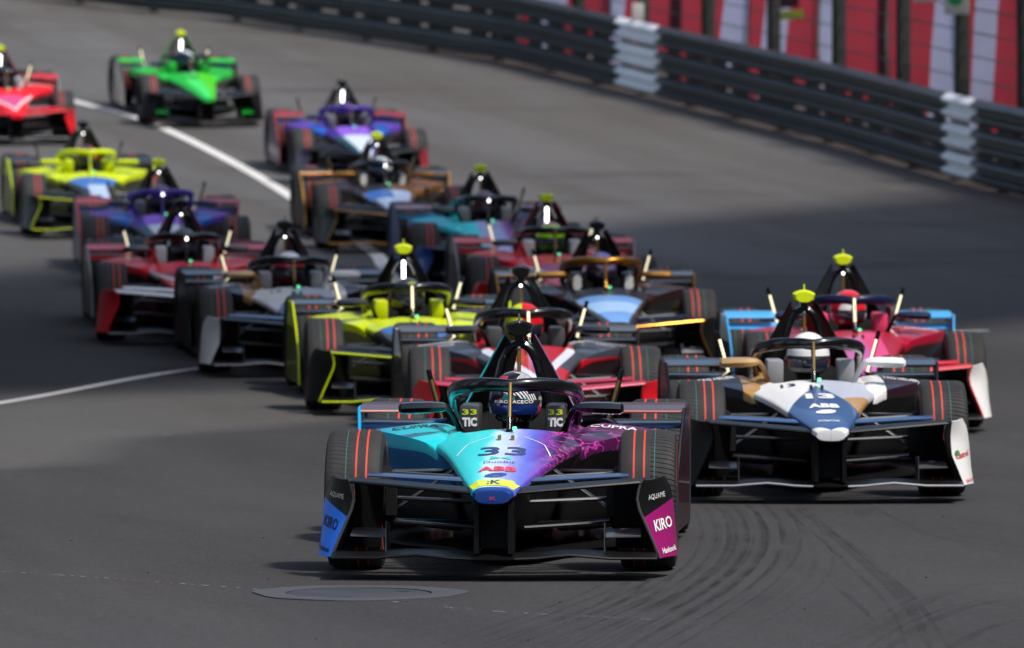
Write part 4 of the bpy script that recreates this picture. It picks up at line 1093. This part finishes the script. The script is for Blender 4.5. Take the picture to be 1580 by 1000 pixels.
H_DARKY = helm('helmet_dark_yellow', [bk, bk, lin('#8f9a10'), bk, lin('#3a3a3a')], 12.)
H_PUR = helm('helmet_violet', [lin('#2a1a4a'), bk, lin('#4a2a90'), lin('#16161c'), lin('#7a6a98')], 10.)
H_GREEN = helm('helmet_green', [(0., lin('#8cd010')), (.2, bk), (.48, lin('#a4f018')), (.9, lin('#d05a20'))], kind='band')
H_BLUE = helm('helmet_blue', [lin('#0e2a4c'), lin('#12365c'), bk, lin('#b0b8bc')], 9.)
H_ORANGE = helm('helmet_orange', [lin('#d04010'), lin('#8c1c10'), lin('#6f7a10'), bk], 8.)
H_BR = helm('helmet_red_white', [(0., lin('#b01018')), (.28, bk), (.55, lin('#c81820')), (.75, wt)], kind='band')

sky_b = paint('sky_blue', '#3fa0dc'); whitep = paint('white', '#e6e6e6'); redp = paint('red', '#d01420'); crim = paint('crimson', '#a3102f'); goldp = P('paint_gold', lin('#b07a2c'), .28, .9, .3)
yelp = paint('neon', '#c4d600'); purp = paint('purple', '#3e2a86'); brownp = P('paint_bronze', lin('#8a6236'), .35, .4, .5); greenp = paint('green', '#22b43c'); goldd = P('paint_sand', lin('#b08a58'), .35, .3, .5)
mauve = paint('mauve', '#4c383e'); blued = paint('blue', '#1d4fa0'); boardteal = paint('cyan', '#1597c8'); greyp = paint('grey', '#4a4a4e'); darkred = paint('dark_red', '#4a0c14'); navyp = paint('navy', '#141a3a'); pinkp = paint('pink', '#e0406a'); silverp = paint('silver', '#8f9196')

GRP = 'racing cars running down the street'
# 1 the lead car
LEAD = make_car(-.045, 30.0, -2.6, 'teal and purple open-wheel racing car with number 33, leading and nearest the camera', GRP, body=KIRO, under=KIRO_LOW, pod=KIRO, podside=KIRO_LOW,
    board=(boardteal, paint('dark_maroon', '#2a0a18')), board_edge=(boardteal, GLOSSBLACK), plank=(mauve, P('plank_night', lin('#14305f'), .25, 0, .4)), plank_edge=P('trim_salmon', lin('#b87868'), .35, .2),
    flap2=P('flap_night', lin('#16264a'), .25, 0, .4), endplate=(ep_livery('ep_blue', BLK, lin('#2f86ff')), ep_livery('ep_magenta', BLK, lin('#8c1662'))), ep_edge=P('trim_grey', (.10, .10, .11), .3, .3, .5), winglet=greyp,
    fin_edge=(P('trim_teal', lin('#1f9aa4'), .3), P('trim_pink', lin('#6d4a70'), .3)), led='off', box=P('block_dark_grey', lin('#3a3a3c'), .45, 0, .3), helmet=H_PAT, visor=P('visor_blue', lin('#1f3f8c'), .08, .6, 1), green=True,
    driver='driver in a patterned red, teal and white helmet seated in the leading teal car')
for s in 'lr':
    box_text(LEAD, s, '33', NEON, .712, .074, .028, bold=.03, x=.2145); box_text(LEAD, s, 'TIC', TWHITE, .662, .074, .046, bold=.09)
nose_text(LEAD, '33', P('print_slate', lin('#2b3e70'), .4), .02, .23, .26, bold=.02)
nose_text(LEAD, 'DuoBit', P('print_slate', lin('#2b3e70'), .4), -.33, .15, .06, bold=.0)
nose_patch(LEAD, [(-.05, -.26), (.0, -.205), (-.05, -.15)], P('print_teal', lin('#35c0b8'), .4), 'emblem', .003)
nose_patch(LEAD, [(.05, -.15), (.0, -.205), (.05, -.26)], P('print_teal', lin('#35c0b8'), .4), 'emblem', .003)
nose_text(LEAD, 'ABB', TRED, -.53, .185, .13, bold=.06)
nose_text(LEAD, 'e', P('print_blue', lin('#274a94'), .4), -.70, .105, .12, bold=.02, shear=.4)
nose_patch(LEAD, [(-.095, -.94), (.095, -.94), (.125, -.81), (-.125, -.81)], NEON, 'nose_band', .003)
nose_text(LEAD, ':K', TNAVY, -.875, .068, .09, bold=.04)
lettering(LEAD['body'], 'K', TRED, (0, -1.5, .394), (.028, 0, 0), (0, 0, .016), (0, 1, 0), TREE_BODY, 'badge', off=.003)
nose_patch(LEAD, [(-.23, .10), (-.222, .10), (-.185, .34), (-.19, .345)], TWHITE, 'pinstripe', .003); nose_patch(LEAD, [(.222, .10), (.23, .10), (.19, .345), (.185, .34)], TWHITE, 'pinstripe', .003)
nose_patch(LEAD, [(-.19, .345), (-.185, .34), (-.08, .52), (-.085, .525)], TWHITE, 'pinstripe', .003); nose_patch(LEAD, [(.185, .34), (.19, .345), (.085, .525), (.08, .52)], TWHITE, 'pinstripe', .003)
pod_text(LEAD, 'l', 'CUPRA', TBLACK, -.50, 1.32, .24, .20, bold=.03); pod_text(LEAD, 'r', 'CUPRA', TWHITE, .50, 1.32, .24, .20, bold=.03)
for s, q in (('l', -1), ('r', 1)):
    ep_text(LEAD, s, 'AQUAME', TWHITE, .755, .385, .075, .030, ang=-q * 8, bold=.0)
    ep_text(LEAD, s, 'KIRO', TBLACK if s == 'l' else TWHITE, .785, .255, .078, .055, ang=-q * 12, bold=.03)
    ep_text(LEAD, s, 'Hankook', TBLACK if s == 'l' else TWHITE, .815, .135, .060, .028, ang=-q * 10, bold=.03)
lettering(LEAD['helmet'], 'KIRORACECO', TWHITE, (0, 1.0, .757), (.19, 0, 0), (0, 0, .015), (0, 1, 0), TREE_H, bold=.0, cuts=1, off=.002)

# 2 the white and navy car with number 13
def porsche_body(name):
    return livery(name, BLK, [(whited, [pl(0, -1, 0, .86, False), pl(-1, 0, 0, .06), pl(0, 0, 1, -.30)]), (lin('#aeb4c4'), [pl(0, -1, 0, .86), pl(1, 0, 0, -.02), pl(0, 0, 1, -.30)]), (gold, [pl(1, -.45, 0, -.10), pl(0, -1, 0, .40), pl(0, 1, 0, .55)]),
        (navy, [pl(-1, -.255, 0, .145, True), pl(0, 0, 1, -.30)]), (whited, [pl(1, -1.2, 0, -1.2, True), pl(0, -1, 0, -.85)]), (gold, [pl(0, 1, 0, -.86), pl(-1, 0, 0, 0)]), (whited, [pl(0, 1, 0, -.86), pl(1, 0, 0, 0)]), (BLK, [pl(0, 1, 0, -1.8)])], coat=.2)
POR = porsche_body('livery_white_navy')
POD_G = livery('livery_pod_gold', BLK, [(gold, [pl(1, .0, 0, .42), pl(0, 0, 1, -.5)]), (darkn, [pl(-1, .0, 0, -.42), pl(0, 0, 1, -.5)])], coat=.2)
POD_W = livery('livery_pod_white', BLK, [(whited, [pl(-1, 0, 0, .44), pl(0, 0, 1, -.5)]), (lin('#2a1420'), [pl(1, 0, 0, -.44), pl(0, 0, 1, -.5)])], coat=.2)
def porsche(x, d, yaw, lab, drv, tcam, hel, **k):
    car = make_car(x, d, yaw, lab, GRP, body=POR, pod=(POD_G, POD_W), mirror=(goldd, whitep), marm=(goldd, whitep), box=silverp, endplate=k.pop('endplate', (ep_white, ep_white)), tcam=tcam, stick='lit', helmet=hel,
        plank=(P('plank_slate', lin('#2c3444'), .3, 0, .2), GLOSSBLACK), lip=k.pop('lip', silverp), flap2=P('flap_blue', lin('#22406c'), .3, 0, .2), winglet=greyp, driver=drv, pitot=TBLACK, **k)
    nose_text(car, '13', TWHITE, .10, .17, .20, bold=.07); nose_text(car, 'ABB', TWHITE, -.28, .18, .15, bold=.07); nose_text(car, 'e', TWHITE, -.50, .12, .14, bold=.05, shear=.4); nose_text(car, 'PORSCHE', TWHITE, -.80, .12, .05)
    pod_text(car, 'l', 'TAG HEUER', TWHITE, -.56, 1.35, .22, .2, bold=.02); pod_text(car, 'r', 'TAG HEUER', TWHITE, .56, 1.35, .22, .2, bold=.02)
    nose_text(car, '13', TBLACK, .62, .09, .12, bold=.03, x=-.16)
    return car
def board_top(name, top, low=BLK, z=.50): return livery('board_' + name, low, [(top, [pl(0, 0, 1, -z)])], coat=.2)
BT_W = board_top('white', whited); BT_S = board_top('silver', lin('#8f9196'), lin('#2a060c'), .56); BT_Y = livery('board_yellow', lin('#5f6800'), [(lin('#c4d600'), [pl(0, 0, 1, -.50)])])
ep_white = livery('ep_white', BLK, [(whited, [pl(1, .25, 0, -.53, True)])], coat=.2)
W13 = porsche(1.809, 36.40, .5, 'white, navy and gold racing car with number 13 and neon camera pod', 'driver in a white and red helmet seated in the white number 13 car', NEON, H_WR, led='off', endplate=(CARBON, ep_white))
ep_text(W13, 'r', 'Castrol', P('print_castrol', lin('#c0262c'), .4), .775, .27, .085, .035, ang=-8, bold=.03); ep_text(W13, 'r', 'Hankook', TRED, .82, .125, .05, .022, ang=-10)
patch(W13['ep']['r'], [(math.cos(a * math.pi / 4) * .5, math.sin(a * math.pi / 4) * .5) for a in range(8)], P('print_green', lin('#1c8a4c'), .4), (.742, -1.4, .28), (.035, 0, 0), (0, 0, .035), (0, 1, 0), TREE_ER, 'badge', 1, .003)
# 3 the crimson car on the right
PINK = livery('livery_crimson', lin('#a3102f'), [(lin('#c05aa0'), [pl(-1, 0, 0, .14, True), pl(0, -1, 0, .45)]), (lin('#d8447c'), [pl(1, 0, 0, -.02), pl(-1, 0, 0, .16), pl(0, -1, 0, .70)]), (whited, [pl(1, 0, 0, -.30, True), pl(0, 1, 0, -.80), pl(0, -1, 0, 1.5)])])
PINKPOD = livery('livery_crimson_pod', lin('#9c1030'), [(whited, [pl(0, 1, 0, -1.75), pl(0, 0, 1, -.5)])])
C3 = make_car(2.475, 43.80, 1.6, 'crimson and pink racing car with sky blue rear winglets behind the white car', GRP, body=PINK, pod=PINKPOD, podside=darkred, flap=redp, flap2=redp, edge=redp, endplate=(whitep, whitep), ep_edge=redp,
    plank=(sky_b, sky_b), plank_edge=sky_b, board=(BT_W, crim), board_edge=(sky_b, sky_b), mirror=(navyp, navyp), marm=GLOSSBLACK, box=pinkp, fin=navyp, tcam=NEON, halo=navyp, hoop=GLOSSBLACK, stick='lit', hled=LEDG, helmet=H_RED, pitot=TBLACK,
    driver='driver in a red, white and pale blue helmet seated in the crimson car')
pod_text(C3, 'r', 'ANDRETTI', TWHITE, .52, 1.3, .24, .15)
# 4 the red car right behind the leader
RED4 = livery('livery_red_grey', lin('#b00f20'), [(lin('#8a4a9a'), [pl(-1, 0, 0, .10), pl(1, 0, 0, .03), pl(0, -1, 0, .35)]), (lin('#d0d4e0'), [pl(1, -.18, 0, -.115), pl(-1, .18, 0, .175), pl(0, -1, 0, .9)]), (lin('#d0d4e0'), [pl(-1, -.18, 0, -.115), pl(1, .18, 0, .175), pl(0, -1, 0, .9)]), (lin('#3a3c46'), [pl(1, -.18, 0, -.175, True), pl(0, 1, 0, .1), pl(0, -1, 0, 1.0)])])
POD4 = livery('livery_red_grey_pod', lin('#3a3c46'), [(lin('#b00f20'), [pl(0, 0, -1, .545)]), (lin('#c0c0c4'), [pl(0, 1, 0, -1.5), pl(0, 0, 1, -.56)])])
C4 = make_car(0.151, 41.50, 2.9, 'red and grey racing car with a black camera pod directly behind the leading car', GRP, body=RED4, pod=POD4, podside=darkred, flap=crim, flap2=crim, edge=pinkp, endplate=(redp, redp), ep_edge=redp, mirror=(GLOSSBLACK, GLOSSBLACK), box=greyp, marm=GLOSSBLACK,
    plank=(greyp, GLOSSBLACK), board=(BT_W, crim), fin=CARBON, stick='lit', hled=LEDG, helmet=H_NEONRED, driver='driver in a half red, half neon yellow helmet seated in the red and grey car')
pod_text(C4, 'l', 'NISSAN', TWHITE, -.55, 1.22, .12, .06); pod_text(C4, 'r', 'NISSAN', TWHITE, .55, 1.22, .12, .06)
# 5 and 14 the neon yellow cars
YEL = livery('livery_neon_yellow', lin('#c4d600'), [(lin('#1c2024'), [pl(0, -1, 0, .42)]), (lin('#3a6cb8'), [pl(0, -1, 0, .42), pl(-1, .2, 0, .19, True), pl(0, 1, 0, .3)]), (lin('#a8bcdc'), [pl(0, -1, 0, -.1), pl(-1, 0, 0, .10, True), pl(0, 0, 1, -.4)])])
def yellow(x, d, yaw, lab, drv, **k):
    return make_car(x, d, yaw, lab, GRP, body=YEL, pod=yelp, podside=P('olive_side', lin('#5a6200'), .4, 0, .4), edge=yelp, ep_edge=yelp, lip=yelp, board=(BT_Y, BT_Y), board_edge=yelp, box=yelp, winglet=greyp, driver=drv, **k)
C5 = yellow(-0.686, 45.90, 4.7, 'neon yellow racing car with a neon camera pod and lit white hoop light', 'driver in a dark and yellow helmet seated in the nearer neon yellow car', led='strip', tcam=NEON, helmet=H_DARKY, stick='lit', hled=LEDG, mirror=(GLOSSBLACK, GLOSSBLACK), marm=GLOSSBLACK)
C14 = yellow(-4.675, 69.80, 8.4, 'neon yellow racing car with yellow halo and black camera pod at far left', 'driver in an orange and olive helmet seated in the far neon yellow car', halo=yelp, helmet=H_ORANGE, mirror=(yelp, yelp), marm=yelp, hled=yelp)
# 6 and 11 the black and gold cars
DSB = livery('livery_black_gold', lin('#1a0f0c'), [(lin('#6a9ad8'), [pl(-1, .16, 0, .215, True), pl(0, -1, 0, .38), pl(0, 0, 1, -.36)]), (lin('#9cc0ea'), [pl(-1, .16, 0, .215, True), pl(0, -1, 0, .05), pl(0, 1, 0, .45), pl(0, 0, 1, -.36)])])
DSPOD = livery('livery_black_bronze', lin('#2a140e'), [(lin('#5a3420'), [pl(0, 1, 0, -1.35), pl(0, 0, 1, -.5)])])
def goldcar(x, d, yaw, lab, drv, body=DSB, pod=DSPOD, **k):
    c = make_car(x, d, yaw, lab, GRP, body=body, pod=pod, podside=P('black_brown', lin('#120a08'), .3, 0, .2), edge=goldp, ep_edge=goldp, lip=goldp, plank=(GLOSSBLACK, GLOSSBLACK), plank_edge=goldp, board_edge=goldp, mirror=(goldp, goldp), marm=goldp, winglet=silverp, driver=drv, **k)
    for s in 'lr': box_text(c, s, '8', TWHITE, .668, .075, .13, bold=.12)
    return c
C6 = goldcar(0.809, 50.50, 3.0, 'black racing car with gold halo, gold wing edges and pale blue nose', 'driver in a violet helmet seated in the car with the gold halo', halo=goldp, helmet=H_PUR, hled=goldp, stick='lit')
DSB2 = livery('livery_black_bronze_side', lin('#1a0f0c'), [(lin('#6e4a24'), [pl(1, 0, 0, -.05), pl(0, 1, 0, -.1)]), (lin('#b8cce8'), [pl(-1, .12, 0, .20, True), pl(0, -1, 0, .40), pl(0, 0, 1, -.36)]), (lin('#3f70c0'), [pl(-1, 0, 0, .02), pl(-1, .12, 0, .24, True), pl(0, -1, 0, .40), pl(0, 1, 0, .1)])])
POD11R = livery('livery_bronze_pod', lin('#7a5026'))
C11 = goldcar(-1.308, 67.70, 6.6, 'black and bronze racing car with gold wing edges and neon camera pod', 'driver in a dark blue helmet seated in the black and bronze car', body=DSB2, pod=(DSPOD, POD11R), tcam=NEON, helmet=H_BLUE, hled=LEDW)
# 7 black and white car with the black camera pod
C7 = porsche(-1.717, 50.60, 6.3, 'black, white and gold racing car with white endplate and black camera pod', 'driver in a white and red helmet seated in the black camera pod white car', GLOSSBLACK, H_BR)
# 8, 9, 16 the red cars
def redcar(x, d, yaw, lab, drv, nose, **k):
    bd = livery('livery_red_' + nose.strip('#'), lin('#ea1826'), [(lin(nose), [pl(-1, .25, 0, .17, True), pl(0, -1, 0, .25), pl(0, 0, 1, -.30)]), (lin('#cfcfd4'), [pl(1, -.25, 0, -.175, True), pl(-1, .25, 0, .215, True), pl(0, -1, 0, .62)])])
    kw = dict(pod=livery('livery_red_pod', lin('#ea1826'), [(lin('#b8a8a4'), [pl(0, 1, 0, -1.5), pl(0, 0, 1, -.5)])]), podside=darkred, flap=redp, edge=whitep, lip=silverp, endplate=(redp, redp), ep_edge=redp, plank=(paint('salmon_red', '#c83038'), redp), plank_edge=paint('salmon_red', '#c83038'), board=(BT_S, darkred), board_edge=silverp, box=whitep, marm=redp, fin=darkred, fin_edge=(crim, crim), stick='lit')
    kw.update(k)
    return make_car(x, d, yaw, lab, GRP, body=bd, driver=drv, **kw)
C8 = redcar(-2.827, 54.80, 5.9, 'red racing car with white wing edge, white headrest blocks and black camera pod', 'driver in a dark helmet seated in the red car with black camera pod', '#a01030', hled=LEDW, flap=whitep, helmet=helm('helmet_dark', [bk, lin('#1c1014'), lin('#400c10')], 8.))
C9 = redcar(0.447, 55.90, 4.1, 'red and pink racing car with neon camera pod behind the gold halo car', 'driver in a bright green helmet seated in the red and pink car', '#b04a90', led='strip', tcam=NEON, helmet=H_GREEN, edge=redp)
C16 = redcar(-6.783, 84.20, 9.5, 'red racing car with pink nose, cut off by the left picture edge', 'driver in a dark helmet seated in the red car at the left picture edge', '#c84a80', led='strip', tcam=NEON, helmet=GLOSSBLACK, edge=redp)
# 10 the second teal car
C10 = make_car(-0.167, 61.50, 5.0, 'teal and lilac racing car with neon camera pod and white headrest blocks', GRP, body=livery('livery_teal_lilac', None, ramp=[(-.8, lin('#1597c8')), (-.4, lin('#2cd2d8')), (-.16, lin('#34e0e4')), (-.11, LAV), (.06, lin('#a8b0e0')), (.14, lin('#8a3a9a')), (.25, DPUR), (.8, MAROON)]), under=KIRO_LOW, pod=livery('livery_teal_pod', None, ramp=[(-.8, lin('#1fa8d8')), (-.3, lin('#2cd2d8')), (.1, lin('#5a1a60')), (.8, MAROON)]), podside=GLOSSBLACK,
    board=(paint('deep_blue', '#123f8c'), MATBLACK), plank=(paint('dusty_pink', '#8a6a72'), boardteal), box=P('block_grey', lin('#9c9c98'), .5), mirror=(GLOSSBLACK, GLOSSBLACK), tcam=NEON, hled=LEDW, helmet=helm('helmet_dark2', [bk, lin('#101828'), lin('#5a1010')], 8.), endplate=(paint('deep_blue', '#123f8c'), CARBON), driver='driver in a dark helmet seated in the teal and lilac car')
# 12, 13 the purple cars
PUR = livery('livery_purple', lin('#3a2682'), [(lin('#7a52c0'), [pl(1, 0, 0, -.28, True), pl(0, 1, 0, -.9)]), (lin('#c8d4dc'), [pl(-1, .10, 0, .165, True), pl(0, -1, 0, .15), pl(0, 0, 1, -.30)]), (lin('#8a5ad0'), [pl(0, -1, 0, .85), pl(0, 1, 0, -.15), pl(-1, 0, 0, .2, True)]), (lin('#1c4a5c'), [pl(-1, -.10, 0, -.165), pl(0, -1, 0, .2)])])
PURPOD = livery('livery_purple_pod', lin('#5a3aa8'), [(lin('#1f5ab8'), [pl(-1, 0, 0, .50, True), pl(0, 0, 1, -.5), pl(0, -1, 0, 1.3)])])
def purple(x, d, yaw, lab, drv, **k):
    return make_car(x, d, yaw, lab, GRP, body=PUR, pod=PURPOD, podside=P('ink', lin('#14101f'), .3, 0, .2), board=(P('paint_deep_violet', lin('#1c1440'), .4, 0, .2),) * 2, board_edge=crim, plank=(paint('brick_red', '#8c2a34'), P('paint_slate_blue', lin('#3a4a8c'), .4, 0, .2)), plank_edge=crim, halo=purp, box=P('block_grey2', lin('#6f6c78'), .5), mirror=(P('paint_plum', lin('#241848'), .3, 0, .2),) * 2, marm=purp, endplate=(P('paint_deep_violet', lin('#1c1440'), .4, 0, .2), paint('brick_red', '#8c2a34')), helmet=helm('helmet_plum', [bk, lin('#2a1040'), lin('#3a1a60')], 8.), driver=drv, **k)
C12 = purple(-1.921, 77.60, 8.0, 'purple racing car with white nose and black camera pod, ahead of the green car', 'driver in a plum helmet seated in the far purple car', led='strip')
C13 = purple(-3.483, 62.60, 5.5, 'purple racing car with neon camera pod between the yellow and red cars at left', 'driver in a plum helmet seated in the purple car with neon camera pod', tcam=NEON, hled=LEDW)
# 15 the green car
GRN = livery('livery_green', lin('#1da83a'), [(lin('#3fd060'), [pl(-1, .12, 0, .14, True), pl(0, -1, 0, .2)]), (lin('#48bf20'), [pl(1, 0, 0, -.06), pl(0, -1, 0, .8)])])
C15 = make_car(-4.390, 87.00, 11.0, 'bright green racing car with black wings, furthest up the street', GRP, body=GRN, pod=greenp, podside=GLOSSBLACK, flap=P('ink_blue', lin('#10161f'), .25, 0, .2), winglet=greenp, board=(P('ink_blue', lin('#10161f'), .25, 0, .2),) * 2, board_edge=CARBON, plank=(greenp, P('mint', lin('#2a8c7a'), .4, 0, .2)), box=greenp, marm=greenp, mirror=(navyp, navyp), halo=P('ink_blue', lin('#10161f'), .25, 0, .2), fin_edge=(greenp, greenp), tcam=NEON, led='strip', stick='lit', helmet=H_BLUE, driver='driver in a dark blue helmet seated in the bright green car')
